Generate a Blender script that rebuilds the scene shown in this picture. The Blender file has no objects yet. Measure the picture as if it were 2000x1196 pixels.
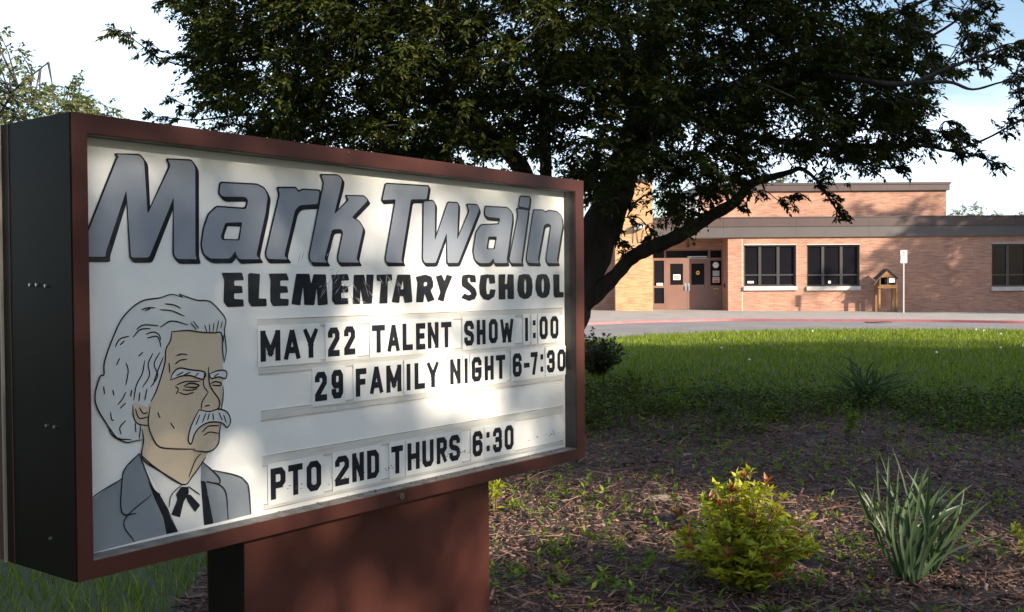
import bpy, bmesh, math, random
import numpy as np
from mathutils import Vector, Matrix
from mathutils.geometry import tessellate_polygon
random.seed(7); rng = np.random.default_rng(7)
scn = bpy.context.scene
col = scn.collection

# ------------------------------------------------------------------ camera
F, PIT, ROL = 2041.8, -.0202867, -.0070597        # focal length in photo pixels (2000 wide), pitch, roll
CAM = np.array([0, 0, 1.5])
FW = np.array([0, math.cos(PIT), math.sin(PIT)])
_u = np.array([0, -math.sin(PIT), math.cos(PIT)]); _r = np.array([1., 0, 0])
RT = math.cos(ROL)*_r + math.sin(ROL)*_u
UP = -math.sin(ROL)*_r + math.cos(ROL)*_u
cd = bpy.data.cameras.new('camera'); cam = bpy.data.objects.new('camera', cd); col.objects.link(cam)
cd.sensor_width = 36; cd.lens = F/2000*36; cd.clip_end = 3000; cd.clip_start = .05
cam.matrix_world = Matrix(((RT[0], UP[0], -FW[0], 0), (RT[1], UP[1], -FW[1], 0), (RT[2], UP[2], -FW[2], 1.5), (0, 0, 0, 1)))
scn.camera = cam

# ------------------------------------------------------------------ light
SUN_EL, SUN_AZ = 22.0, 50.0                       # azimuth: degrees from straight behind the camera towards the right
S_EL = math.radians(SUN_EL); S_AZ = math.radians(SUN_AZ)
SUN = np.array([math.sin(S_AZ)*math.cos(S_EL), -math.cos(S_AZ)*math.cos(S_EL), math.sin(S_EL)])
sl = bpy.data.lights.new('sun', 'SUN'); so = bpy.data.objects.new('sun', sl); col.objects.link(so)
sl.energy = 4.7; sl.angle = math.radians(.9); sl.color = (1, .86, .68)
so.rotation_euler = Vector(SUN).to_track_quat('Z', 'Y').to_euler()
so.location = (20, -20, 20)
w = bpy.data.worlds.new('World'); scn.world = w; w.use_nodes = True
nt = w.node_tree; N = nt.nodes; L = nt.links
for n_ in list(N): N.remove(n_)
wo = N.new('ShaderNodeOutputWorld'); bg = N.new('ShaderNodeBackground'); bg.inputs['Strength'].default_value = .088
sky = N.new('ShaderNodeTexSky'); sky.sky_type = 'NISHITA'; sky.sun_disc = False
sky.sun_elevation = S_EL; sky.sun_rotation = math.atan2(SUN[0], SUN[1]); sky.air_density = 1.0; sky.dust_density = 1.2
tc = N.new('ShaderNodeTexCoord'); sp = N.new('ShaderNodeSeparateXYZ'); L.new(tc.outputs['Generated'], sp.inputs[0])
def wmath(op, a, b):
    m = N.new('ShaderNodeMath'); m.operation = op
    for i, v in enumerate((a, b)):
        if isinstance(v, (int, float)): m.inputs[i].default_value = v
        else: L.new(v, m.inputs[i])
    return m.outputs[0]
den = wmath('ADD', wmath('MAXIMUM', sp.outputs[2], 0.0), .22)
cb = N.new('ShaderNodeCombineXYZ')
L.new(wmath('DIVIDE', sp.outputs[0], den), cb.inputs[0]); L.new(wmath('DIVIDE', sp.outputs[1], den), cb.inputs[1])
cn = N.new('ShaderNodeTexNoise'); cn.inputs['Scale'].default_value = .75; cn.inputs['Detail'].default_value = 6; cn.inputs['Roughness'].default_value = .55
cm = N.new('ShaderNodeMapping'); cm.inputs['Location'].default_value = (5.5, 3.3, 0); cm.inputs['Scale'].default_value = (.8, 1.5, 1)
L.new(cb.outputs[0], cm.inputs[0]); L.new(cm.outputs[0], cn.inputs['Vector'])
cr = N.new('ShaderNodeValToRGB'); cr.color_ramp.elements[0].position = .40; cr.color_ramp.elements[1].position = .64
L.new(cn.outputs[0], cr.inputs[0])
mx = N.new('ShaderNodeMix'); mx.data_type = 'RGBA'; mx.inputs['B'].default_value = (6.0, 7.1, 8.8, 1)
L.new(cr.outputs[0], mx.inputs['Factor']); L.new(sky.outputs[0], mx.inputs['A'])
L.new(mx.outputs['Result'], bg.inputs[0]); L.new(bg.outputs[0], wo.inputs[0])
scn.view_settings.view_transform = 'Standard'; scn.view_settings.look = 'None'
scn.view_settings.exposure = 1.45; scn.view_settings.gamma = 1

# ------------------------------------------------------------------ helpers
def ray(px, py): return FW*F + RT*(px-1000) - UP*(py-598)
def at_y(px, py, Y):
    r = ray(px, py); return CAM + r*(Y/r[1])
def gz(x, y):
    """height of the lawn and bed"""
    return .17*min(max((y-10)/18, 0), 1)
def at_ground(px, py, zoff=0.0):
    z = 0
    for _ in range(12):
        r = ray(px, py); t = (z-CAM[2])/r[2]; P = CAM+r*t; z = gz(P[0], P[1])+zoff
    return P
EDGE_PX = [(1144, 664.5), (1269, 654.6), (1398, 649.4), (1591, 645), (1785, 644.7), (2000, 646)]
KERB_PX = [(1157, 629.7), (1273, 625.8), (1424, 623.2), (1553, 623.6), (1699, 624), (1837, 624.5), (2000, 626.6)]
def onz(px, py, z):
    r = ray(px, py); return CAM + r*((z-1.5)/r[2])
_e = np.array([onz(a, b, .17)[:2] for a, b in EDGE_PX]); _k = np.array([onz(a, b, .30)[:2] for a, b in KERB_PX])
def edge_y(x): return float(np.interp(x, np.r_[-60, -10, _e[:, 0], 24, 80], np.r_[14, 21, _e[:, 1], 27, 22]))
def kerb_y(x): return float(np.interp(x, np.r_[-60, -10, _k[:, 0], 24, 80], np.r_[25, 30, _k[:, 1], 31, 27]))
def plaza_z(x, y): return .30 + .0047*(y-34) - .0115*(x-9)*min(max((y-34)/10, 0), 1)

def link(o, parent=None):
    col.objects.link(o)
    if parent: o.parent = parent
    return o
def tag(o, label=None, cat=None, group=None, kind=None):
    if label: o['label'] = label
    if cat: o['category'] = cat
    if group: o['group'] = group
    if kind: o['kind'] = kind
    return o
def empty(name, loc=(0, 0, 0), rz=0):
    o = bpy.data.objects.new(name, None); o.location = loc; o.rotation_euler = (0, 0, rz); o.empty_display_size = .2
    return link(o)
def mesh_np(name, V, T, mat, parent=None, smooth=False):
    V = np.asarray(V, dtype=np.float32).reshape(-1, 3); T = np.asarray(T, dtype=np.int32).reshape(-1, 3)
    me = bpy.data.meshes.new(name); me.vertices.add(len(V)); me.vertices.foreach_set('co', V.ravel())
    me.loops.add(len(T)*3); me.loops.foreach_set('vertex_index', T.ravel())
    me.polygons.add(len(T)); me.polygons.foreach_set('loop_start', np.arange(0, len(T)*3, 3, dtype=np.int32))
    me.polygons.foreach_set('loop_total', np.full(len(T), 3, dtype=np.int32))
    if smooth: me.polygons.foreach_set('use_smooth', np.ones(len(T), dtype=bool))
    me.update(calc_edges=True); me.validate()
    me.materials.append(mat)
    return link(bpy.data.objects.new(name, me), parent)

class MB:
    """collects simple shapes; build() makes ONE mesh object. Points are given in the frame of `o` (origin offset)."""
    def __init__(s, o=(0, 0, 0)): s.v = []; s.f = []; s.o = np.array(o, float)
    def add(s, vs, fs):
        b = len(s.v); s.v += [tuple(np.asarray(p, float)-s.o) for p in vs]; s.f += [tuple(i+b for i in f) for f in fs]; return s
    def box(s, x0, x1, y0, y1, z0, z1):
        vs = [(x, y, z) for z in (z0, z1) for y in (y0, y1) for x in (x0, x1)]
        return s.add(vs, [(0, 2, 3, 1), (4, 5, 7, 6), (0, 1, 5, 4), (2, 6, 7, 3), (0, 4, 6, 2), (1, 3, 7, 5)])
    def prism(s, pts, axis, a0, a1):
        """polygon pts (2-D) extruded along an axis: 'y' -> pts are (x,z); 'z' -> (x,y); 'x' -> (y,z)"""
        mk = {'y': lambda p, a: (p[0], a, p[1]), 'z': lambda p, a: (p[0], p[1], a), 'x': lambda p, a: (a, p[0], p[1])}[axis]
        n = len(pts); vs = [mk(p, a0) for p in pts]+[mk(p, a1) for p in pts]
        tri = tessellate_polygon([[Vector((p[0], p[1], 0)) for p in pts]])
        fs = [tuple(t) for t in tri]+[tuple(i+n for i in reversed(t)) for t in tri]
        fs += [(i, (i+1) % n, n+(i+1) % n, n+i) for i in range(n)]
        return s.add(vs, fs)
    def bar(s, a, b, wx, wy):
        a = np.array(a, float); b = np.array(b, float); d = b-a; d /= np.linalg.norm(d)
        h = np.array([0, 0, 1.]) if abs(d[2]) < .9 else np.array([1., 0, 0])
        p = np.cross(d, h); p /= np.linalg.norm(p); q = np.cross(p, d)
        vs = [c+p*wx*i/2+q*wy*j/2 for c in (a, b) for i, j in ((-1, -1), (1, -1), (1, 1), (-1, 1))]
        return s.add(vs, [(3, 2, 1, 0), (4, 5, 6, 7), (0, 1, 5, 4), (1, 2, 6, 5), (2, 3, 7, 6), (3, 0, 4, 7)])
    def tube(s, pts, rad, n=8):
        V, T = tube_np(pts, rad, n); return s.add(list(V), [tuple(t) for t in T])
    def cyl(s, a, b, r, n=14): return s.tube([a, b], [r, r], n)
    def build(s, name, mat, parent=None, smooth=False, bevel=0):
        me = bpy.data.meshes.new(name); me.from_pydata(s.v, [], s.f)
        bm = bmesh.new(); bm.from_mesh(me); bmesh.ops.recalc_face_normals(bm, faces=bm.faces)
        if bevel: bmesh.ops.bevel(bm, geom=list(bm.edges), offset=bevel, segments=2, affect='EDGES', profile=.5)
        bm.to_mesh(me); bm.free()
        if smooth:
            for p in me.polygons: p.use_smooth = True
        me.materials.append(mat)
        return link(bpy.data.objects.new(name, me), parent)

def tube_np(pts, rad, n=6, cap=True):
    P = np.asarray(pts, float); k = len(P); R = np.asarray(rad, float)
    D = np.gradient(P, axis=0); D /= np.linalg.norm(D, axis=1)[:, None]+1e-9
    ref = np.array([0, 0, 1.]) if abs(D[0][2]) < .8 else np.array([1., 0, 0])
    V = []
    for i in range(k):
        a = np.cross(D[i], ref); a /= np.linalg.norm(a)+1e-9; b = np.cross(D[i], a)
        for j in range(n):
            t = 2*math.pi*j/n; V.append(P[i]+R[i]*(math.cos(t)*a+math.sin(t)*b))
    T = []
    for i in range(k-1):
        for j in range(n):
            a, b, c, d = i*n+j, i*n+(j+1) % n, (i+1)*n+(j+1) % n, (i+1)*n+j; T += [(a, b, c), (a, c, d)]
    if cap:
        V += [P[0], P[-1]]; c0 = k*n
        for j in range(n): T += [(c0, (j+1) % n, j), (c0+1, (k-1)*n+j, (k-1)*n+(j+1) % n)]
    return np.array(V), np.array(T)
def spline(pts, m=6):
    """Catmull-Rom through points with any number of columns"""
    P = np.asarray(pts, float); P = np.vstack([2*P[0]-P[1], P, 2*P[-1]-P[-2]]); out = []
    for i in range(1, len(P)-2):
        for t in np.linspace(0, 1, m, endpoint=False):
            a, b, c, d = P[i-1:i+3]
            out.append(.5*((2*b)+(c-a)*t+(2*a-5*b+4*c-d)*t*t+(3*b-a-3*c+d)*t**3))
    out.append(P[-2]); return np.array(out)
def unit(A): return A/(np.linalg.norm(A, axis=-1, keepdims=True)+1e-9)
def leaves_np(c, d, nrm, ln, wd, fold=.12, droop=.12):
    """N leaf blades: base points c, directions d, face normals nrm; 5 vertices, 4 triangles each"""
    d = unit(d); s = unit(np.cross(d, nrm)); nn = np.cross(s, d); n = len(c)
    ln = np.broadcast_to(ln, n)[:, None]; wd = np.broadcast_to(wd, n)[:, None]
    base = c; mid = c+d*ln*.45-nn*ln*fold*.4; tip = c+d*ln-nn*ln*droop
    l = c+d*ln*.42+s*wd*.5+nn*ln*fold*.3; r = c+d*ln*.42-s*wd*.5+nn*ln*fold*.3
    V = np.stack([base, mid, tip, l, r], 1).reshape(-1, 3)
    o = (np.arange(n)*5)[:, None, None]; T = np.array([[0, 4, 1], [1, 4, 2], [0, 1, 3], [1, 2, 3]])[None]+o
    return V, T.reshape(-1, 3)
class Acc:
    def __init__(s): s.V = []; s.T = []; s.n = 0
    def add(s, V, T): s.V.append(np.asarray(V)); s.T.append(np.asarray(T)+s.n); s.n += len(V)
    def build(s, name, mat, parent=None, smooth=False, o=(0, 0, 0)):
        return mesh_np(name, np.vstack(s.V)-np.asarray(o), np.vstack(s.T), mat, parent, smooth)
def blades_np(c, d, nrm, ln, wd, fold=.25):
    """small leaves: 4 vertices, 2 triangles folded along the midrib"""
    d = unit(d); s = unit(np.cross(d, nrm)); nn = np.cross(s, d); n = len(c); ln = np.broadcast_to(ln, n)[:, None]; wd = np.broadcast_to(wd, n)[:, None]
    V = np.stack([c, c+d*ln*.48+s*wd*.5+nn*wd*fold, c+d*ln, c+d*ln*.48-s*wd*.5+nn*wd*fold], 1).reshape(-1, 3)
    T = (np.array([[0, 2, 1], [0, 3, 2]])[None]+(np.arange(n)*4)[:, None, None]).reshape(-1, 3); return V, T
def in_poly(x, y, poly):
    r = False; n = len(poly); j = n-1
    for i in range(n):
        xi, yi = poly[i]; xj, yj = poly[j]
        if (yi > y) != (yj > y) and x < (xj-xi)*(y-yi)/(yj-yi)+xi: r = not r
        j = i
    return r
def in_poly_np(X, Y, poly):
    r = np.zeros(len(X), bool); n = len(poly); j = n-1
    for i in range(n):
        xi, yi = poly[i]; xj, yj = poly[j]
        if yi != yj: r ^= ((yi > Y) != (yj > Y)) & (X < (xj-xi)*(Y-yi)/(yj-yi)+xi)
        j = i
    return r
def chaikin(p, k=2):
    for _ in range(k):
        q = []
        for i in range(len(p)):
            a = np.array(p[i], float); b = np.array(p[(i+1) % len(p)], float); q += [tuple(.75*a+.25*b), tuple(.25*a+.75*b)]
        p = q
    return p

# ------------------------------------------------------------------ materials
def base_mat(name):
    m = bpy.data.materials.new(name); m.use_nodes = True; return m, m.node_tree.nodes, m.node_tree.links, m.node_tree.nodes['Principled BSDF']
def mat(name, c, rough=.6, c2=None, scale=8, metal=0, bump=0, spec=.5, detail=5, stretch=(1, 1, 1), lo=.35, hi=.65, bscale=None, coat=0):
    m, n, l, p = base_mat(name)
    p.inputs['Base Color'].default_value = (*c, 1); p.inputs['Roughness'].default_value = rough
    p.inputs['Metallic'].default_value = metal; p.inputs['Specular IOR Level'].default_value = spec; p.inputs['Coat Weight'].default_value = coat
    if c2 or bump:
        t = n.new('ShaderNodeTexCoord'); mp = n.new('ShaderNodeMapping'); mp.inputs['Scale'].default_value = stretch; l.new(t.outputs['Object'], mp.inputs[0])
    if c2:
        z = n.new('ShaderNodeTexNoise'); z.inputs['Scale'].default_value = scale; z.inputs['Detail'].default_value = detail; l.new(mp.outputs[0], z.inputs['Vector'])
        r = n.new('ShaderNodeValToRGB'); r.color_ramp.elements[0].position = lo; r.color_ramp.elements[1].position = hi
        r.color_ramp.elements[0].color = (*c, 1); r.color_ramp.elements[1].color = (*c2, 1)
        l.new(z.outputs[0], r.inputs[0]); l.new(r.outputs[0], p.inputs['Base Color'])
    if bump:
        z2 = n.new('ShaderNodeTexNoise'); z2.inputs['Scale'].default_value = bscale or scale*3; z2.inputs['Detail'].default_value = 6; l.new(mp.outputs[0], z2.inputs['Vector'])
        b = n.new('ShaderNodeBump'); b.inputs['Strength'].default_value = bump; b.inputs['Distance'].default_value = .02
        l.new(z2.outputs[0], b.inputs['Height']); l.new(b.outputs[0], p.inputs['Normal'])
    return m
def leaf_mat(name, cols, rough=.5, trans=.3, tint=(1.3, 1.4, .6), spec=.35):
    """foliage: colour differs from leaf to leaf, some light passes through"""
    m, n, l, p = base_mat(name); out = n['Material Output']
    g = n.new('ShaderNodeNewGeometry'); r = n.new('ShaderNodeValToRGB'); e = r.color_ramp.elements
    while len(e) < len(cols): e.new(.5)
    for i, c in enumerate(cols): e[i].position = i/(len(cols)-1); e[i].color = (*c, 1)
    l.new(g.outputs['Random Per Island'], r.inputs[0]); l.new(r.outputs[0], p.inputs['Base Color'])
    p.inputs['Roughness'].default_value = rough; p.inputs['Specular IOR Level'].default_value = spec
    tr = n.new('ShaderNodeBsdfTranslucent'); mu = n.new('ShaderNodeMix'); mu.data_type = 'RGBA'; mu.blend_type = 'MULTIPLY'; mu.inputs['Factor'].default_value = 1
    mu.inputs['B'].default_value = (*tint, 1); l.new(r.outputs[0], mu.inputs['A']); l.new(mu.outputs['Result'], tr.inputs[0])
    ms = n.new('ShaderNodeMixShader'); ms.inputs[0].default_value = trans; l.new(p.outputs[0], ms.inputs[1]); l.new(tr.outputs[0], ms.inputs[2]); l.new(ms.outputs[0], out.inputs[0])
    return m
def brick_mat(name, c1, c2, mortar, bw=.30, rh=.06):
    m, n, l, p = base_mat(name)
    t = n.new('ShaderNodeTexCoord'); s = n.new('ShaderNodeSeparateXYZ'); l.new(t.outputs['Object'], s.inputs[0])
    a = n.new('ShaderNodeMath'); a.operation = 'ADD'; l.new(s.outputs[0], a.inputs[0]); l.new(s.outputs[1], a.inputs[1])
    c = n.new('ShaderNodeCombineXYZ'); l.new(a.outputs[0], c.inputs[0]); l.new(s.outputs[2], c.inputs[1])
    b = n.new('ShaderNodeTexBrick'); l.new(c.outputs[0], b.inputs['Vector'])
    b.inputs['Scale'].default_value = 1; b.inputs['Brick Width'].default_value = bw; b.inputs['Row Height'].default_value = rh; b.inputs['Mortar Size'].default_value = .004; b.inputs['Mortar Smooth'].default_value = .3
    b.inputs['Color1'].default_value = (*c1, 1); b.inputs['Color2'].default_value = (*c2, 1); b.inputs['Mortar'].default_value = (*mortar, 1); b.inputs['Bias'].default_value = -.25
    z = n.new('ShaderNodeTexNoise'); z.inputs['Scale'].default_value = .8; z.inputs['Detail'].default_value = 6; l.new(c.outputs[0], z.inputs['Vector'])
    # long streaks along the courses
    mp = n.new('ShaderNodeMapping'); mp.inputs['Scale'].default_value = (2.2, 16.6, 1); l.new(c.outputs[0], mp.inputs[0])
    z2 = n.new('ShaderNodeTexNoise'); z2.inputs['Scale'].default_value = 1; z2.inputs['Detail'].default_value = 3; l.new(mp.outputs[0], z2.inputs['Vector'])
    rm = n.new('ShaderNodeValToRGB'); rm.color_ramp.elements[0].position = .28; rm.color_ramp.elements[0].color = (.74, .68, .66, 1); rm.color_ramp.elements[1].position = .6; rm.color_ramp.elements[1].color = (1.12, 1.1, 1.08, 1)
    l.new(z2.outputs[0], rm.inputs[0])
    r2 = n.new('ShaderNodeValToRGB'); r2.color_ramp.elements[0].position = .3; r2.color_ramp.elements[0].color = (.82, .82, .84, 1); r2.color_ramp.elements[1].position = .7; r2.color_ramp.elements[1].color = (1.08, 1.06, 1.04, 1)
    l.new(z.outputs[0], r2.inputs[0])
    m1 = n.new('ShaderNodeMix'); m1.data_type = 'RGBA'; m1.blend_type = 'MULTIPLY'; m1.inputs['Factor'].default_value = 1
    m2 = n.new('ShaderNodeMix'); m2.data_type = 'RGBA'; m2.blend_type = 'MULTIPLY'; m2.inputs['Factor'].default_value = 1
    l.new(b.outputs[0], m1.inputs['A']); l.new(rm.outputs[0], m1.inputs['B']); l.new(m1.outputs['Result'], m2.inputs['A']); l.new(r2.outputs[0], m2.inputs['B'])
    l.new(m2.outputs['Result'], p.inputs['Base Color']); p.inputs['Roughness'].default_value = .85
    bp = n.new('ShaderNodeBump'); bp.inputs['Strength'].default_value = .4; bp.inputs['Distance'].default_value = .01; bp.invert = True
    l.new(b.outputs['Fac'], bp.inputs['Height']); l.new(bp.outputs[0], p.inputs['Normal'])
    return m
def film_mat(name, c, alpha, rough=.1):
    m, n, l, p = base_mat(name); p.inputs['Base Color'].default_value = (*c, 1); p.inputs['Roughness'].default_value = rough; p.inputs['Alpha'].default_value = alpha
    return m

M = {}
M['brown'] = mat('sign brown paint', (.060, .019, .015), .45, (.080, .026, .020), 3, bump=.06, bscale=260, spec=.3)
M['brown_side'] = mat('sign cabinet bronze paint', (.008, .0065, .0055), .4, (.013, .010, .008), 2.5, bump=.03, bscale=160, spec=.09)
M['bronze_edge'] = mat('retainer edge metal', (.45, .40, .34), .4, metal=.6)
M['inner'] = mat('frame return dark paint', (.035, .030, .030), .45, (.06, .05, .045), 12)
M['ledge'] = mat('dirty aluminium ledge', (.28, .26, .24), .5, (.10, .08, .065), 22, metal=.3, stretch=(1, 1, 3), lo=.35, hi=.75)
M['panel'] = mat('white sign acrylic', (.86, .86, .87), .32, (.78, .775, .77), 3.5, lo=.5, hi=.9, spec=.4)
M['ink'] = mat('dark sign vinyl', (.010, .012, .020), .6, (.024, .028, .040), 40, lo=.5, hi=.8, spec=.2)
M['grey_ink'] = mat('blue grey sign vinyl', (.245, .27, .335), .45, (.27, .30, .365), 6)
M['jacket'] = mat('slate print', (.215, .245, .29), .5, (.245, .275, .32), 6)
M['skin_ink'] = mat('tan print', (.62, .50, .37), .5, (.66, .54, .41), 6)
M['hair_ink'] = mat('pale grey print', (.69, .70, .71), .5)
M['tile'] = mat('letter tile acrylic', (.84, .84, .845), .25, (.77, .765, .76), 9, lo=.5, hi=.9)
M['rail'] = mat('letter rail plastic', (.66, .655, .64), .3, (.46, .40, .33), 16, stretch=(.35, 1, 6), lo=.52, hi=.85)
M['rail_dirt'] = mat('grime line', (.30, .22, .15), .8, (.62, .60, .57), 9, stretch=(.6, 1, 1), lo=.35, hi=.6)
M['grime'] = film_mat('scuff film', (.62, .60, .58), .48, .6)
M['steel'] = mat('zinc screw', (.6, .6, .6), .3, metal=1)
M['glass_clear'] = None
def glaze():
    m, n, l, p = base_mat('clear glazing'); out = n['Material Output']
    t = n.new('ShaderNodeBsdfTransparent'); t.inputs[0].default_value = (.965, .97, .965, 1); g = n.new('ShaderNodeBsdfGlossy'); g.inputs['Roughness'].default_value = .04
    f = n.new('ShaderNodeLayerWeight'); f.inputs[0].default_value = .12; k = n.new('ShaderNodeMath'); k.operation = 'MULTIPLY'; k.inputs[1].default_value = .10; l.new(f.outputs['Facing'], k.inputs[0]); ms = n.new('ShaderNodeMixShader')
    l.new(k.outputs[0], ms.inputs[0]); l.new(t.outputs[0], ms.inputs[1]); l.new(g.outputs[0], ms.inputs[2]); l.new(ms.outputs[0], out.inputs[0]); return m
M['glass_clear'] = glaze()
M['brick'] = brick_mat('orange tan brick', (.35, .195, .138), (.27, .135, .092), (.37, .29, .24))
M['brick_sunlit'] = brick_mat('sunlit tan brick', (.42, .26, .135), (.33, .18, .09), (.42, .33, .23))  # wall brick lightened and yellowed: strong sun on the pier is in the colour
M['fascia_brown'] = mat('brown metal fascia', (.045, .026, .026), .5, (.055, .033, .032), 1.2)
M['fascia_grey'] = mat('grey metal fascia', (.055, .047, .048), .5, (.066, .057, .058), 1.2)
M['coping'] = mat('coping brown', (.04, .026, .027), .5)
M['door'] = mat('brown door paint', (.155, .082, .064), .45, (.18, .097, .076), 2)
M['winframe'] = mat('dark bronze window frame', (.030, .027, .029), .4)
M['pane'] = mat('dark window glass', (.008, .008, .011), .12, spec=.10)
M['sill'] = mat('pale limestone sill', (.48, .45, .43), .7, (.40, .37, .35), 6)
M['joint'] = mat('pale sealant', (.55, .42, .34), .8)
M['soffit'] = mat('soffit paint', (.45, .40, .36), .7)
M['concrete'] = mat('pavement concrete', (.27, .24, .22), .85, (.21, .19, .175), 1.5, bump=.2, bscale=40)
M['asphalt'] = mat('worn grey asphalt', (.165, .152, .150), .9, (.13, .12, .12), .9, bump=.3, bscale=120, detail=8)
M['kerb_red'] = mat('red kerb paint', (.26, .075, .085), .7, (.22, .13, .125), 3, lo=.45, hi=.8)
M['patch_dark'] = mat('dark road patch', (.05, .045, .045), .6)
M['paper'] = mat('white paper', (.72, .70, .68), .8)
M['paper_red'] = mat('red notice print', (.42, .08, .05), .8)
M['paper_grey'] = mat('grey print', (.35, .34, .34), .8)
M['yellow'] = mat('yellow sticker', (.70, .42, .05), .6)
M['blue_dark'] = mat('dark blue plastic', (.04, .06, .12), .5)
M['alu'] = mat('brushed aluminium', (.45, .45, .46), .35, metal=.8)
M['hvac'] = mat('galvanised grey sheet', (.42, .43, .45), .5, (.36, .37, .39), 2)
M['wood'] = mat('yellow pine', (.25, .125, .040), .6, (.18, .085, .028), 6, stretch=(1, 1, 6))
M['wood_dark'] = mat('weathered brown wood', (.13, .075, .045), .7, (.09, .05, .03), 6)
M['shingle'] = mat('dark shingles', (.045, .04, .04), .9)
M['book1'] = mat('book covers', (.05, .05, .06), .6)
M['white'] = mat('white sign sheeting', (.80, .79, .78), .5)
M['black'] = mat('black print', (.02, .02, .022), .6)
M['red'] = mat('red print', (.55, .06, .06), .6)
M['post'] = mat('galvanised post', (.38, .37, .36), .45, metal=.4)
M['soil'] = mat('dark garden soil', (.030, .019, .014), .95, (.055, .034, .025), 6, bump=.8, bscale=30, detail=9)
M['turf'] = mat('turf soil', (.028, .040, .010), .95, (.040, .055, .014), 2.5, bump=.6, bscale=60, detail=9)
M['field'] = mat('far grass', (.06, .085, .025), .95, (.08, .10, .03), .2)
M['bark'] = mat('grey brown bark', (.020, .016, .015), .9, (.040, .032, .029), 9, bump=1.0, bscale=30, stretch=(1, 1, .3))
M['grass'] = leaf_mat('grass blades', [(.072, .122, .009), (.122, .178, .015), (.25, .28, .05)], .6, .25, (1.1, 1.2, .5), .06)
M['leaf_main'] = leaf_mat('plum green leaves', [(.018, .026, .008), (.028, .042, .010), (.044, .056, .012), (.080, .074, .016)], .6, .28, (1.3, 1.3, .4), .12)
M['leaf_shade'] = leaf_mat('maple leaves', [(.045, .075, .018), (.06, .10, .022), (.08, .11, .03)], .5, .3)
M['leaf_far'] = leaf_mat('far tree leaves', [(.075, .10, .030), (.11, .13, .045), (.10, .085, .045)], .5, .3)
M['spirea'] = leaf_mat('golden leaves', [(.31, .33, .02), (.40, .40, .03), (.20, .26, .02), (.46, .42, .04)], .45, .35, (1.2, 1.2, .4))
M['spirea_red'] = leaf_mat('bronze red tip leaves', [(.22, .06, .02), (.27, .12, .03), (.18, .045, .018)], .45, .3, (1.3, .9, .4))
M['stem'] = mat('reddish stems', (.13, .075, .035), .7)
M['peony'] = leaf_mat('broad green leaves', [(.075, .13, .028), (.10, .17, .04)], .4, .3)
M['daff'] = leaf_mat('blue green strap leaves', [(.035, .062, .034), (.050, .084, .042), (.075, .110, .052)], .4, .22, (1.2, 1.3, .5))
M['cover'] = leaf_mat('ground cover leaves', [(.018, .034, .006), (.034, .060, .010), (.11, .14, .02), (.024, .046, .008), (.055, .085, .012), (.19, .21, .03)], .55, .25, spec=.08)
M['weed'] = leaf_mat('weed leaves', [(.075, .14, .015), (.11, .18, .02), (.17, .21, .025)], .5, .3, spec=.12)
M['shrub'] = leaf_mat('dark shrub leaves', [(.022, .036, .014), (.035, .052, .018)], .5, .15)
M['chips'] = leaf_mat('bark chips', [(.035, .020, .017), (.080, .043, .036), (.145, .080, .064), (.21, .13, .105), (.05, .028, .024), (.30, .20, .165)], .85, .0, spec=.1)
M['straw'] = leaf_mat('dry stalks', [(.18, .11, .07), (.11, .065, .04), (.25, .17, .12)], .8, .0)
M['twig'] = mat('dry twig', (.22, .135, .085), .85, (.15, .09, .055), 20)
M['stone'] = mat('pale stone', (.22, .19, .17), .85, (.15, .13, .115), 14, bump=.5)
M['fluff'] = mat('seed fluff', (.72, .72, .70), .9)
M['stalk'] = mat('flower stalk', (.16, .20, .06), .7)

# ------------------------------------------------------------------ the setting
def sheet(name, xs, rows, mtl, zf):
    """strip surface: for every x a list of y values"""
    V = []; T = []; m = len(rows(xs[0]))
    for x in xs:
        for y in rows(x): V.append((x, y, zf(x, y)))
    for i in range(len(xs)-1):
        for j in range(m-1):
            a = i*m+j; b = a+m; T += [(a, b, b+1), (a, b+1, a+1)]
    return tag(mesh_np(name, V, T, mtl), kind='structure')
XS = np.unique(np.r_[np.linspace(-60, -10, 18), np.linspace(-10, 26, 73), np.linspace(26, 80, 18)])
G = MB(); G.add([(-900, -900, -.12), (900, -900, -.12), (900, 1500, -.12), (-900, 1500, -.12)], [(0, 1, 2, 3)])
tag(G.build('ground', M['field']), kind='structure')
sheet('lawn', XS, lambda x: list(-30+(edge_y(x)+30)*np.r_[np.linspace(0, .5, 6), np.linspace(.54, .98, 24), 1]), M['turf'], lambda x, y: gz(x, y)+.006*math.sin(x*3.1+y)*math.sin(y*2.3))
sheet('road', XS, lambda x: list(np.linspace(edge_y(x)-.4, kerb_y(x)+.05, 6)), M['asphalt'], lambda x, y: .13+.10*min(max((y-24)/10, 0), 1))
sheet('pavement', XS, lambda x: list(np.linspace(kerb_y(x)+.095, 47, 8)), M['concrete'], lambda x, y: plaza_z(x, y))
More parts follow.
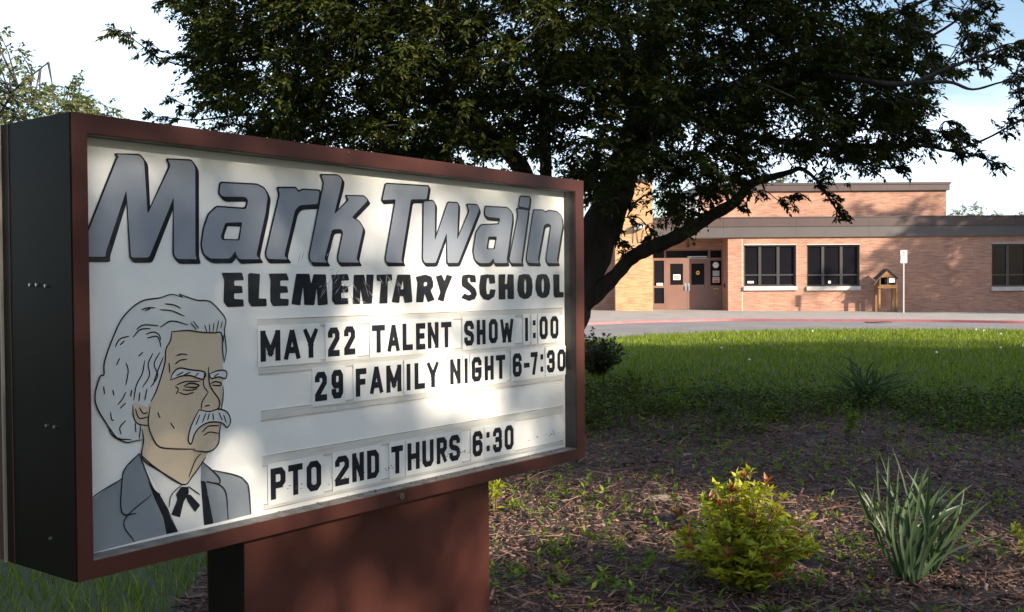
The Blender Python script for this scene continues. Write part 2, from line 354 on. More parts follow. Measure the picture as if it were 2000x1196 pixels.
# red painted kerb: one strip with a front face, a rounded nose and a top
V = []; T = []
for x in XS:
    k = kerb_y(x)
    for dy, dz in ((0, -.12), (.004, -.02), (.02, 0.002), (.10, .004)): V.append((x, k+dy, plaza_z(x, k)+dz))
for i in range(len(XS)-1):
    for j in range(3):
        a = i*4+j; b = a+4; T += [(a, b, b+1), (a, b+1, a+1)]
tag(mesh_np('kerb', V, T, M['kerb_red']), kind='structure')
BED = chaikin([(-1.3, 2.3), (-1.7, 6), (-1.6, 12), (0, 14.4), (1.6, 14.2), (3, 13.3), (5, 12.9), (9, 12.8), (14.5, 11.5), (15, 2.5), (6, 1.6), (1, 1.9)], 3)
def bed_sheet():
    tri = tessellate_polygon([[Vector((p[0], p[1], 0)) for p in BED]])
    bm = bmesh.new(); vs = [bm.verts.new((p[0], p[1], 0)) for p in BED]
    for t in tri:
        try: bm.faces.new([vs[i] for i in t])
        except ValueError: pass
    for _ in range(5):
        es = [e for e in bm.edges if e.calc_length() > .45]
        if es: bmesh.ops.subdivide_edges(bm, edges=es, cuts=1)
    bmesh.ops.triangulate(bm, faces=bm.faces)
    for v in bm.verts:
        x, y = v.co.x, v.co.y; v.co.z = gz(x, y)+.022+.012*math.sin(2.1*x+1.3*y)*math.sin(1.7*y-x)
    bmesh.ops.recalc_face_normals(bm, faces=bm.faces)
    me = bpy.data.meshes.new('mulch_bed'); bm.to_mesh(me); bm.free(); me.materials.append(M['soil'])
    o = link(bpy.data.objects.new('mulch_bed', me)); o['kind'] = 'structure'
    if me.polygons[0].normal.z < 0: me.flip_normals()
bed_sheet()

# ------------------------------------------------------------------ the school building
YB = 44.0; YD = 45.2; YP = 43.3; YU = 48.0
def X(px, Y=YB, py=520): return float(at_y(px, py, Y)[0])
def Z(py, Y=YB, px=1600): return float(at_y(px, py, Y)[2])
B0 = np.array([9.0, 44.0, .30])
bld = tag(empty('school_building', B0), 'low orange brick school building with flat brown fascia and recessed entrance', 'building')
def wall_cells(mb, x0, x1, z0, z1, y0, y1, holes):
    xs = sorted({x0, x1, *[h[0] for h in holes], *[h[1] for h in holes]}); zs = sorted({z0, z1, *[h[2] for h in holes], *[h[3] for h in holes]})
    for i in range(len(xs)-1):
        for j in range(len(zs)-1):
            cx = (xs[i]+xs[i+1])/2; cz = (zs[j]+zs[j+1])/2
            if not any(h[0] < cx < h[1] and h[2] < cz < h[3] for h in holes): mb.box(xs[i], xs[i+1], y0, y1, zs[j], zs[j+1])
ZF0, ZF1, ZF2 = Z(464.2, px=1450), Z(443.5, px=1450), Z(424.6, px=1450)
XR = X(1422, YB, 550); XPL, XPR = X(1202, YP, 550), X(1275, YP, 550)
WIN = [(1453, 1555, 479, 559.5), (1576, 1679, 478.5, 559.5), (1937, 2041, 476, 560)]
holes = []
for a, b, c, d in WIN:
    m_ = (a+b)/2; holes.append((X(a), X(b), Z(d, px=m_), Z(c, px=m_)))
x_ = holes[2][1]+3.2
while x_ < 40: holes.append((x_, x_+2.2, holes[2][2], holes[2][3])); x_ += 5.4
mb = MB(B0); wall_cells(mb, XR, 46, -.1, ZF0, YB, YB+.35, holes); mb.build('wall', M['brick'], bld)
MB(B0).box(XR, XR+.3, YB+.352, YD+.4, -.1, ZF0).build('entrance_side_wall', M['brick'], bld)
MB(B0).box(-24, XPL-.002, YB+.1, YB+.45, -.1, ZF0).build('wall', M['brick'], bld)
MB(B0).box(XPL, XPR, YP, YD+.3, -.1, 5.7).build('pier', M['brick_sunlit'], bld)
MB(B0).box(XPL-.05, XPR+.05, YP-.05, YD+.35, 5.702, 5.85).build('pier_coping', M['coping'], bld)
# fascia in long metal sections, each its own piece
xs = list(np.arange(XPR+.003, 46, 3.05))+[46]
for i in range(len(xs)-1):
    g = .006
    MB(B0).box(xs[i], xs[i+1]-g, YB-.10, YB+.06, ZF0-.003, ZF1-.004).build('fascia_panel', M['fascia_grey'], bld)
    MB(B0).box(xs[i], xs[i+1]-g, YB-.13, YB+.06, ZF1, ZF2-.05).build('fascia_panel', M['fascia_brown'], bld)
MB(B0).box(XPR+.003, 46, YB-.15, YB+.3, ZF2-.048, ZF2).build('fascia_cap', M['coping'], bld)
xs = list(np.arange(-24, XPL-.01, 3.05))+[XPL-.004]
for i in range(len(xs)-1):
    MB(B0).box(xs[i], xs[i+1]-.006, YB, YB+.16, ZF0+.002, ZF1-.004).build('fascia_panel', M['fascia_grey'], bld)
    MB(B0).box(xs[i], xs[i+1]-.006, YB-.03, YB+.16, ZF1, ZF2-.002).build('fascia_panel', M['fascia_brown'], bld)
MB(B0).box(XPR+.003, 46, YB+.302, 62, ZF2-.30, ZF2-.10).build('roof', M['coping'], bld)
MB(B0).box(-24, XPL-.004, YB+.162, 62, ZF2-.30, ZF2-.10).build('roof', M['coping'], bld)
MB(B0).box(XPR+.003, XR-.003, YB+.062, YD+.3, ZF0-.002, ZF0+.08).build('soffit', M['soffit'], bld)
# the higher block behind
UX0, UX1 = X(1372, YU, 400), X(1848, YU, 400); UZ0, UZ1, UZ2 = ZF2-.25, Z(372, YU, 1848), Z(356, YU, 1850)
MB(B0).box(UX0, UX1, YU, YU+11, UZ0, UZ1).build('upper_wall', M['brick'], bld)
xs = list(np.linspace(UX0-.1, UX1+.12, 5))
for i in range(4): MB(B0).box(xs[i], xs[i+1]-.005, YU-.12, YU+11.1, UZ1+.003, UZ2-.10).build('fascia_panel', M['fascia_brown'], bld)
MB(B0).box(UX0-.14, UX1+.16, YU-.15, YU+11.2, UZ2-.098, UZ2).build('fascia_cap', M['coping'], bld)
r_ = MB(B0); hx0, hx1 = X(1338, 46.5, 400), X(1371, 46.5, 400); hz = Z(384, 46.5, 1360)
r_.box(hx0, hx1, 46.5, 47.8, ZF2-.1, hz)
hv = tag(r_.build('roof_unit', M['hvac'], bld))
for q in np.linspace(hx0+.12, hx1-.12, 4): MB(B0).box(q-.015, q+.015, 46.47, 46.498, ZF2, hz-.05).build('seam', M['alu'], hv)
# windows: frame with lights, panes, sill
def window(h, notice=None):
    x0, x1, z0, z1 = h; W = x1-x0; y = YB+.10
    lights = []; f = MB(B0)
    mull = [x0+W*.315, x0+W*.665]; rail = z0+(z1-z0)*.275
    holes_ = []
    edges = [x0]+mull+[x1]
    for i in range(3):
        a = edges[i]+(.07 if i == 0 else .06); b = edges[i+1]-(.07 if i == 2 else .06)
        holes_ += [(a, b, z0+.07, rail-.03), (a, b, rail+.03, z1-.07)]
    wall_cells(f, x0+.002, x1-.002, z0+.002, z1-.002, y, y+.08, holes_)
    o = f.build('window', M['winframe'], bld)
    for a, b, c, d in holes_: MB(B0).box(a-.01, b+.01, y+.045, y+.06, c-.01, d+.01).build('pane', M['pane'], o)
    MB(B0).box(x0-.03, x1+.03, YB-.09, YB-.002, z0-.17, z0+.0).build('sill', M['sill'], o)
    MB(B0).box(x0-.01, x1+.01, YB-.02, YB-.001, z1+.002, z1+.035).build('lintel', M['sill'], o)
    return o
wins = [window(h) for h in holes]
y = YB+.13
a = at_y(1466, 550, y)
nz = MB(B0); nz.box(X(1460, y), X(1472, y), y, y+.004, Z(552.5, y), Z(548.5, y)); nz.build('paper_notice', M['paper'], wins[0])
nz = MB(B0); nz.box(X(1617.5, y), X(1622.5, y), y, y+.004, Z(554, y), Z(549, y)); tag(nz.build('paper_notice', M['paper'], wins[1]))
xj = X(1452)-.05
MB(B0).box(xj-.02, xj+.01, YB-.004, YB-.001, .3, ZF0-.01).build('control_joint', M['joint'], bld)
# entrance
def ex(zx): return X(1260+zx/6.645, YD, 540)
def ez(zy): return Z(440+zy/6.645, YD, 1340)
zf = plaza_z(7.5, YD)
MB(B0).box(XPR, XR-.002, YD, YD+.3, ez(318), ZF0-.004).build('entrance_header', M['brick'], bld)
fr_h = [(ex(108), ex(248), ez(425), ez(332)), (ex(272), ex(818), ez(425), ez(332)), (ex(846), ex(990), ez(425), ez(332)),
        (ex(115), ex(245), ez(785), ez(458)), (ex(115), ex(245), ez(1015), ez(812)), (ex(846), ex(990), ez(785), ez(462)),
        (ex(266), ex(826), zf-.02, ez(434))]
f = MB(B0); wall_cells(f, XPR+.001, XR-.002, zf-.02, ez(318)-.002, YD-.02, YD+.10, fr_h); ent = f.build('entrance_frame', M['door'], bld)
for a, b, c, d in fr_h[:6]: MB(B0).box(a-.01, b+.01, YD+.03, YD+.045, c-.01, d+.01).build('pane', M['pane'], ent)
for k, (a, b, la, lb) in enumerate(((268, 543, 325, 492), (547, 824, 600, 770))):
    dm = MB(B0); hl = (ex(la), ex(lb), ez(775), ez(500)); wall_cells(dm, ex(a), ex(b), zf+.01, ez(436), YD+.0, YD+.05, [hl]); d_ = dm.build('door', M['door'], bld)
    MB(B0).box(hl[0]-.01, hl[1]+.01, YD+.02, YD+.035, hl[2]-.01, hl[3]+.01).build('pane', M['pane'], d_)
    hx = ex(522) if k == 0 else ex(566)
    MB(B0).box(hx-.05, hx+.05, YD-.012, YD-.001, ez(850), ez(755)).box(hx-.018, hx+.018, YD-.06, YD-.013, ez(840), ez(790)).build('handle', M['alu'], d_)
    if k == 0: MB(B0).box(ex(366), ex(458), YD+.005, YD+.012, ez(710), ez(640)).build('paper_notice', M['paper'], d_); MB(B0).box(ex(376), ex(446), YD+.001, YD+.004, ez(700), ez(652)).build('notice_print', mat('pink print', (.45, .25, .22), .8), d_)
    else:
        s_ = MB(B0); cx, cz = ex(685), ez(620); s_.cyl((cx, YD+.004, cz), (cx, YD+.012, cz), .085, 18); s_.build('round_sticker', M['yellow'], d_); MB(B0).box(cx-.06, cx+.06, YD+.001, YD+.003, cz-.02, cz+.02).build('sticker_print', M['black'], d_)
MB(B0).box(ex(148), ex(230), YD-.03, YD-.022, ez(782), ez(750)).build('paper_notice', M['paper'], ent)
MB(B0).box(ex(160), ex(182), YD-.034, YD-.031, ez(772), ez(760)).build('notice_print', M['red'], ent)
cx, cz = ex(915), ez(522)
MB(B0).cyl((cx, YD-.03, cz), (cx, YD-.021, cz), .165, 26).build('round_clock_sign', M['black'], ent); MB(B0).cyl((cx, YD-.036, cz), (cx, YD-.031, cz), .125, 26).build('clock_face', M['paper'], ent)
MB(B0).bar((cx, YD-.04, cz), (cx-.05, YD-.04, cz+.05), .012, .006).bar((cx, YD-.04, cz), (cx+.08, YD-.04, cz+.03), .012, .006).build('clock_hand', M['red'], ent)
MB(B0).box(ex(876), ex(962), YD-.03, YD-.022, ez(665), ez(594)).build('paper_notice', M['paper_grey'], ent)
MB(B0).box(ex(876), ex(962), YD-.03, YD-.022, ez(748), ez(680)).build('paper_notice', M['paper'], ent)
for q in (694, 716, 734): MB(B0).box(ex(882), ex(956), YD-.034, YD-.031, ez(q+9), ez(q-6)).build('notice_print', M['paper_red'], ent)
MB(B0).box(ex(880), ex(955), YD-.05, YD-.022, ez(835), ez(824)).build('mail_slot', mat('brass', (.55, .36, .12), .4, metal=.7), ent)
MB(B0).box(ex(548), ex(800), YD-.06, YD-.022, ez(420), ez(405)).build('light_strip', M['alu'], ent)
MB(B0).box(ex(1003), ex(1060), YD-.25, YD-.05, ez(340), ez(282)).build('alarm_box', M['blue_dark'], bld)
MB(B0).box(XR-.05, XR-.003, YB+.55, YB+.70, Z(561.5, YB+.6, 1420), Z(554, YB+.6, 1420)).build('intercom_box', M['black'], bld)
hxp = ex(556); MB(B0).cyl((hxp, YD-.10, ez(245)), (hxp, YD-.10, ZF0-.003), .02, 8).box(hxp-.05, hxp+.05, YD-.16, YD-.04, ez(288), ez(246)).build('hanging_camera', M['black'], bld)
# floodlight on the pier, with its loose cables
fx, fz = X(1247, YP, 445), Z(444, YP, 1247)
fl = MB(B0); fl.prism([(fx-.22, fz-.12), (fx+.20, fz-.06), (fx+.22, fz+.16), (fx-.18, fz+.10)], 'y', YP-.32, YP-.003); fo = fl.build('flood_light', M['alu'], bld)
MB(B0).box(fx-.02, fx+.18, YP-.34, YP-.322, fz-.04, fz+.10).build('lens', M['white'], fo)
for a, b in ((-.2, -.24), (-.08, -.02), (.22, .10)): MB(B0).tube([(fx+a, YP-.03, fz-.1), (fx+(a+b)/2, YP-.04, fz-.35), (fx+b, YP-.012, fz-.66)], [.012]*3, 5).build('cable', M['black'], fo)

# ------------------------------------------------------------------ small things by the building
def little_library():
    Yf = 43.05
    P = at_y(1734, 605, Yf); zb = plaza_z(P[0], Yf); o = np.array([P[0], Yf, zb])
    t = tag(empty('book_box', o), 'small wooden free library box with pitched roof on two legs by wall', 'book box')
    x = lambda p: X(p, Yf, 560); z = lambda q: Z(q, Yf, 1734)
    dpt = .5
    s = MB(o); s.box(x(1718), x(1752), Yf+dpt-.03, Yf+dpt, z(556.5), z(541)); s.box(x(1718), x(1720), Yf, Yf+dpt-.032, z(556.5), z(541)); s.box(x(1750), x(1752), Yf, Yf+dpt-.032, z(556.5), z(541))
    s.box(x(1717), x(1753), Yf-.02, Yf+dpt, z(559), z(556.7)); s.box(x(1733.4), x(1735), Yf, Yf+.03, z(556.4), z(543)); s.build('box_body', M['wood'], t)
    s = MB(o); s.prism([(x(1718), z(542)), (x(1752), z(542)), (x(1734), z(527.5))], 'y', Yf, Yf+.04); s.build('gable', M['wood'], t)
    s = MB(o); s.prism([(x(1734), z(525.5)), (x(1734), z(527.2)), (x(1714.5), z(545.6)), (x(1713.5), z(544.4))], 'y', Yf-.06, Yf+dpt+.05); s.build('roof_board', M['shingle'], t)
    s = MB(o); s.prism([(x(1734)+.002, z(525.5)), (x(1734)+.002, z(527.2)), (x(1753), z(545.3)), (x(1754), z(544))], 'y', Yf-.06, Yf+dpt+.05); s.build('roof_board', M['shingle'], t)
    MB(o).bar((x(1717), Yf-.02, z(542)), (x(1703), Yf-.25, z(557)), .012, .012).build('prop_rod', M['alu'], t)
    MB(o).box(x(1736), x(1747.5), Yf-.03, Yf-.012, z(552.5), z(543.5)).build('white_notice', M['white'], t)
    for i, q in enumerate((1722, 1724.6, 1727.5, 1729.8)): MB(o).bar((x(q), Yf+.2, z(556)), (x(q+(.9 if i % 2 else -.4)), Yf+.2, z(545.5)), .045, .16).build('book', [M['book1'], M['paper'], M['paper_grey'], M['blue_dark']][i], t)
    MB(o).box(x(1714), x(1752), Yf-.05, Yf+dpt, z(563), z(559.8)).build('shelf', M['wood'], t)
    for q in (1716, 1749.5): MB(o).box(x(q), x(q)+.085, Yf, Yf+.085, zb, z(563)-.001).build('leg', M['wood'], t)
    for q in (1716, 1749.5): MB(o).box(x(q), x(q)+.085, Yf+dpt-.1, Yf+dpt-.015, zb, z(563)-.001).build('leg', M['wood'], t)
    MB(o).box(x(1715), x(1753), Yf-.03, Yf-.002, zb+.02, zb+.14).build('base_board', M['wood_dark'], t)
little_library()
def stroke_glyph(paths, w, h, t):
    """turn stroke paths (unit box) into ribbons: list of (poly, layer)"""
    out = []
    for k, (path, closed) in enumerate(paths):
        pts = [np.array((a*w, b*h)) for a, b in path]; n = len(pts)
        if not closed:       # square caps
            e0 = pts[0]-pts[1]; e1 = pts[-1]-pts[-2]; pts[0] = pts[0]+e0/np.linalg.norm(e0)*t/2; pts[-1] = pts[-1]+e1/np.linalg.norm(e1)*t/2
        L_ = []; R_ = []
        for i in range(n):
            if closed: pa, pb = pts[i-1], pts[(i+1) % n]
            else: pa, pb = pts[max(i-1, 0)], pts[min(i+1, n-1)]
            d1 = pts[i]-pa; d2 = pb-pts[i]
            d1 = d1/np.linalg.norm(d1) if np.linalg.norm(d1) > 1e-9 else d2/np.linalg.norm(d2)
            d2 = d2/np.linalg.norm(d2) if np.linalg.norm(d2) > 1e-9 else d1
            n1 = np.array((-d1[1], d1[0])); n2 = np.array((-d2[1], d2[0])); m = n1+n2; m = m/(np.linalg.norm(m)+1e-9)
            s = t/2/max(m@n1, .5); L_.append(pts[i]+m*s); R_.append(pts[i]-m*s)
        rng_ = range(n if closed else n-1)
        out.append(([(L_[i], L_[(i+1) % n], R_[(i+1) % n], R_[i]) for i in rng_], k))
    return out
def parking_sign():
    P = None
    Yf = 41.2; P = at_y(1764.5, 613.5, Yf); zb = plaza_z(P[0], Yf); o = np.array([P[0], Yf, zb]); xc = P[0]
    t = tag(empty('parking_sign', o), 'white parking sign with red lettering on thin grey post', 'street sign')
    zt, zbm = Z(489, Yf, 1765), Z(514, Yf, 1765); wd = .125
    MB(o).cyl((xc, Yf, zb), (xc, Yf, zt-.05), .032, 10).build('post', M['post'], t)
    MB(o).prism([(xc-wd+.02, zbm), (xc+wd-.02, zbm), (xc+wd-.005, zbm+.006), (xc+wd, zbm+.02), (xc+wd, zt-.02), (xc+wd-.005, zt-.006), (xc+wd-.02, zt), (xc-wd+.02, zt), (xc-wd+.005, zt-.006), (xc-wd, zt-.02), (xc-wd, zbm+.02), (xc-wd+.005, zbm+.006)], 'y', Yf-.045, Yf-.034).build('sign_plate', M['white'], t)
    y = Yf-.046
    s = MB(o)   # the P symbol with its slash
    for polys, k in stroke_glyph([([(0, 0), (0, 1), (.8, 1), (1, .8), (1, .6), (.8, .45), (0, .45)], False)], .065, .10, .024):
        for q in polys: s.add([(xc-.035+p[0], y-.0005*k, zt-.155+p[1]) for p in q], [(0, 1, 2, 3)])
    s.build('symbol', M['black'], t)
    s = MB(o); s.bar((xc-.05, y-.002, zt-.05), (xc+.05, y-.002, zt-.16), .004, .016); s.build('slash', M['red'], t)
    s = MB(o)
    letters = 'PARKING'; lw = .020
    for i, ch in enumerate(letters):
        for polys, k in stroke_glyph(GL[ch][0], lw, .05, .007):
            for q in polys: s.add([(xc-.10+i*.029+p[0], y-.0004*k, zt-.245+p[1]) for p in q], [(0, 1, 2, 3)])
    s.build('lettering', M['red'], t)
    s = MB(o)
    for k, zz in enumerate((zt-.325, zt-.415)): s.box(xc-.028, xc-.006, y-.001, y+.0005, zz-.014, zz+.014).box(xc+.004, xc+.028, y-.001, y+.0005, zz-.012, zz+.012)
    tag(s.build('small_print', M['black'], t), kind='stuff')
# stroke font: paths in a unit box, and a relative width
GL = {
 'M': ([([(0, 0), (0, 1)], False), ([(.02, 1), (.5, .22)], False), ([(.5, .22), (.98, 1)], False), ([(1, 1), (1, 0)], False)], 1.25), 'A': ([([(0, 0), (.46, 1)], False), ([(.54, 1), (1, 0)], False), ([(.3, .27), (.7, .27)], False)], 1.05),
 'Y': ([([(0, 1), (.5, .45)], False), ([(1, 1), (.5, .45)], False), ([(.5, .46), (.5, 0)], False)], 1.), '2': ([([(0, .83), (0, .88), (.2, 1), (.8, 1), (1, .86), (1, .66), (0, .12), (0, 0), (1, 0)], False)], .9),
 'T': ([([(0, 1), (1, 1)], False), ([(.5, .98), (.5, 0)], False)], .95), 'L': ([([(0, 1), (0, 0), (1, 0)], False)], .8),
 'E': ([([(1, 1), (0, 1), (0, 0), (1, 0)], False), ([(.05, .52), (.85, .52)], False)], .8), 'N': ([([(0, 0), (0, 1)], False), ([(0, 1), (1, 0)], False), ([(1, 0), (1, 1)], False)], .95),
 'S': ([([(1, .84), (1, .87), (.8, 1), (.2, 1), (0, .87), (0, .66), (.15, .56), (.85, .44), (1, .34), (1, .13), (.8, 0), (.2, 0), (0, .13), (0, .16)], False)], .9),
 'H': ([([(0, 0), (0, 1)], False), ([(1, 0), (1, 1)], False), ([(.05, .5), (.95, .5)], False)], .9), 'O': ([([(0, .15), (0, .85), (.25, 1), (.75, 1), (1, .85), (1, .15), (.75, 0), (.25, 0)], True)], .9),
 'W': ([([(0, 1), (.24, 0)], False), ([(.24, 0), (.5, .78)], False), ([(.5, .78), (.76, 0)], False), ([(.76, 0), (1, 1)], False)], 1.3), 'I': ([([(.5, 0), (.5, 1)], False)], .3), '1': ([([(.5, 0), (.5, 1)], False)], .3),
 ':': ([([(.5, .68), (.5, .84)], False), ([(.5, .12), (.5, .28)], False)], .3), '0': ([([(0, .15), (0, .85), (.25, 1), (.75, 1), (1, .85), (1, .15), (.75, 0), (.25, 0)], True)], .85),
 '9': ([([(1, .62), (.8, .45), (.2, .45), (0, .58), (0, .87), (.2, 1), (.8, 1), (1, .87), (1, .13), (.8, 0), (.2, 0), (0, .13), (0, .16)], False)], .85),
 'F': ([([(1, 1), (0, 1), (0, 0)], False), ([(.05, .52), (.82, .52)], False)], .8),
 'G': ([([(1, .83), (1, .86), (.78, 1), (.22, 1), (0, .86), (0, .14), (.22, 0), (.78, 0), (1, .14), (1, .46), (.55, .46)], False)], .9),
 '6': ([([(0, .38), (.2, .55), (.8, .55), (1, .42), (1, .13), (.8, 0), (.2, 0), (0, .13), (0, .87), (.2, 1), (.8, 1), (1, .87), (1, .84)], False)], .85),
 '-': ([([(0, .45), (1, .45)], False)], .5), '7': ([([(0, 1), (1, 1)], False), ([(1, .98), (.38, 0)], False)], .8),
 '3': ([([(0, .84), (0, .87), (.2, 1), (.8, 1), (1, .87), (1, .64), (.8, .53), (.4, .53)], False), ([(.79, .54), (1, .42), (1, .13), (.8, 0), (.2, 0), (0, .13), (0, .16)], False)], .85),
 'P': ([([(0, 0), (0, 1), (.75, 1), (1, .86), (1, .56), (.75, .43), (.05, .43)], False)], .88), 'D': ([([(0, 0), (0, 1), (.72, 1), (1, .84), (1, .16), (.72, 0)], True)], .88),
 'U': ([([(0, 1), (0, .14), (.22, 0), (.78, 0), (1, .14), (1, 1)], False)], .88), 'R': ([([(0, 0), (0, 1), (.75, 1), (1, .87), (1, .61), (.75, .48), (.05, .48)], False), ([(.5, .46), (1, 0)], False)], .9),
 'K': ([([(0, 0), (0, 1)], False), ([(1, 1), (.08, .45)], False), ([(.3, .58), (1, 0)], False)], .9)}
parking_sign()
for (px, py, r, lab) in ((1716, 631.5, .36, 'dark round disc standing in for an asphalt patch near red kerb'),):  # disc with a rim, added in place of a dark patch in the asphalt
    Yg = 31.0; P = onz(px, py, .205)
    zz = .13+.10*min(max((P[1]-24)/10, 0), 1); t = tag(empty('asphalt_patch', (P[0], P[1], zz)), lab, 'road patch')
    s = MB(); s.cyl((0, 0, -.02), (0, 0, .012), r, 28); s.build('patch_disc', M['patch_dark'], t)
    s = MB(); V, T = tube_np([(r*1.08*math.cos(a), r*1.08*math.sin(a), .006) for a in np.linspace(0, 2*math.pi, 33)], [.025]*33, 6, False); s.add(list(V), [tuple(q) for q in T]); s.build('patch_rim', M['patch_dark'], t)

# ------------------------------------------------------------------ the school sign
SC = np.array([-1.13195876, 2.70079347, 1.5-.765651586]); SYAW = .918989916       # front lower corner of the cabinet, its heading
SD = np.array([math.cos(SYAW), math.sin(SYAW), 0]); SN = np.array([-math.sin(SYAW), math.cos(SYAW), 0])
SW, SH, SDEP, PD = 2.390, 1.22, .4065, .060
U0, D0 = 1.20, .175
so_ = SC+SD*U0+SN*D0; so_[2] = gz(so_[0], so_[1])
ZS = SC[2]-so_[2]
sign = tag(empty('school_sign', so_, SYAW), 'big brown cabinet sign with white changeable letter board on brown pedestal', 'sign')
def on_panel(px, py, dep=PD):
    """photo pixel -> (u, z) on the plane of the letter board"""
    r = ray(px, py); t = ((SC+SN*dep-CAM)@SN)/(r@SN); P = CAM+r*t-SC
    return np.array((P@SD, P[2]))
class SB(MB):
    """mesh builder in sign coordinates: u along the face, d depth, z above the cabinet's lower edge"""
    def __init__(s): super().__init__((U0, D0, -ZS))
FRM = .05; UI0, UI1, ZI0, ZI1 = .044, 2.325, .047, 1.170
# cabinet body: end caps, top, bottom (a shell that leaves the face recess free)
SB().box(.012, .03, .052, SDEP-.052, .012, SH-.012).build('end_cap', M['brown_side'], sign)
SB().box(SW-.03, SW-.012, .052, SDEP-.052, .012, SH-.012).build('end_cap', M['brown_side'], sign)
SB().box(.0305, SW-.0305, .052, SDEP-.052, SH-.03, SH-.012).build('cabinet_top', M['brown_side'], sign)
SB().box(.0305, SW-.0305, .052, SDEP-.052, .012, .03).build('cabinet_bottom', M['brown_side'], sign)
for s_, (d0, d1) in enumerate(((0, .0515), (SDEP-.0515, SDEP))):
    f = SB()
    f.box(0, UI0, d0, d1, 0, SH).box(UI1, SW, d0, d1, 0, SH).box(UI0, UI1, d0, d1, 0, ZI0).box(UI0, UI1, d0, d1, ZI1, SH)
    fr = f.build('face_frame', M['brown'], sign)
# raised trims on the visible end: retainer edge of the rear face and two folds
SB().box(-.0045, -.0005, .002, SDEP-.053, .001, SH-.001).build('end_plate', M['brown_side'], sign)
SB().box(-.012, -.0006, SDEP-.0525, SDEP-.046, .0, SH).build('retainer_edge', M['bronze_edge'], sign)
SB().box(-.0062, -.0047, SDEP-.095, SDEP-.091, .002, SH-.002).build('fold', M['brown'], sign)
for d_, z_ in ((.205, .775), (.17, .775), (.125, .772), (.13, .40), (.09, .40), (.12, .10)):
    SB().cyl((-.0046, d_, z_), (-.010, d_, z_), .0045, 8).build('screw', M['steel'], sign)
# recess: returns, ledge, white board
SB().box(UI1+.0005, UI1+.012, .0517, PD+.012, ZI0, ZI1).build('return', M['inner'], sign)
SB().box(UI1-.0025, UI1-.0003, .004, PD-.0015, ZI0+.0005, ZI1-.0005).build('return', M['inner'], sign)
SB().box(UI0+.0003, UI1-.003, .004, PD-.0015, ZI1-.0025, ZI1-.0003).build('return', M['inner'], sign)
SB().box(UI0+.0003, UI1-.003, .003, PD-.0012, ZI0+.0003, ZI0+.004).build('ledge', M['ledge'], sign)
SB().box(.014, UI1+.010, PD, PD+.012, .034, ZI1+.010).build('letter_board', M['panel'], sign)
board = sign.children[-1]
SB().box(.034, SW-.034, SDEP-.075, SDEP-.063, .034, SH-.034).build('rear_board', M['panel'], sign)
SB().box(UI0-.0+.001, UI1-.004, .0145, .0175, ZI0+.005, ZI1-.003).build('glazing', M['glass_clear'], sign)
q = on_panel(782, 969, 0); SB().cyl((q[0], -.0005, q[1]), (q[0], -.009, q[1]), .011, 18).build('lock', M['steel'], sign)
SB().box(q[0]-.0015, q[0]+.0015, -.0102, -.0092, q[1]-.006, q[1]+.006).build('keyhole', M['black'], sign)
for px, py in ((1128, 352.5), (680, 298), (850, 1017)):
    q = on_panel(px, py, 0); SB().cyl((q[0], -.0005, q[1]), (q[0], -.003, q[1]), .0032, 8).build('screw', M['steel'], sign)
# pedestal
zp = -ZS-.05
SB().box(.596, 1.808, .08, .085, zp, -.012).build('pedestal_front', M['brown'], sign)
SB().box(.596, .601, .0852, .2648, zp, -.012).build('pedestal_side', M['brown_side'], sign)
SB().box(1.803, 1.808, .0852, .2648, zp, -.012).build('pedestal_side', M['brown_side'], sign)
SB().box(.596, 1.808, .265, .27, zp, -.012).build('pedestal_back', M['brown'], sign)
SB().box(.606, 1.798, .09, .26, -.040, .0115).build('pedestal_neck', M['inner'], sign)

# ---- painted board: each letter is a raised vinyl piece
LAYER = [0]
def poly_mesh(name, outer, holes, mtl, parent, dep):
    loops = [[Vector((p[0], p[1], 0)) for p in outer]]+[[Vector((p[0], p[1], 0)) for p in h] for h in holes]
    flat = [p for lp in loops for p in lp]; tri = tessellate_polygon(loops)
    s = SB(); s.add([(p.x, dep, p.y) for p in flat], [tuple(t) for t in tri])
    me = bpy.data.meshes.new(name); me.from_pydata(s.v, [], s.f)
    for p in me.polygons:
        if p.normal.y > 0: p.flip()
    me.materials.append(mtl); return link(bpy.data.objects.new(name, me), parent)
def stack_mesh(name, layers, mtl, parent):
    s = SB()
    for outer, holes, dep in layers:
        loops = [[Vector((p[0], p[1], 0)) for p in outer]]+[[Vector((p[0], p[1], 0)) for p in h] for h in holes]
        s.add([(p.x, dep, p.y) for lp in loops for p in lp], [tuple(t) for t in tessellate_polygon(loops)])
    me = bpy.data.meshes.new(name); me.from_pydata(s.v, [], s.f)
    for p in me.polygons:
        if p.normal.y > 0: p.flip()
    me.materials.append(mtl); return link(bpy.data.objects.new(name, me), parent)
def soften(p, r):
    out = []; n = len(p)
    for i in range(n):
        a, b, c = (np.asarray(p[i-1], float), np.asarray(p[i], float), np.asarray(p[(i+1) % n], float))
        la, lc = np.linalg.norm(a-b), np.linalg.norm(c-b); ra, rc = min(r, la*.4), min(r, lc*.4)
        P, Q = b+(a-b)/la*ra, b+(c-b)/lc*rc
        out += [P, .25*P+.5*b+.25*Q, Q]
    return out
def area(p): return .5*sum(p[i-1][0]*p[i][1]-p[i][0]*p[i-1][1] for i in range(len(p)))
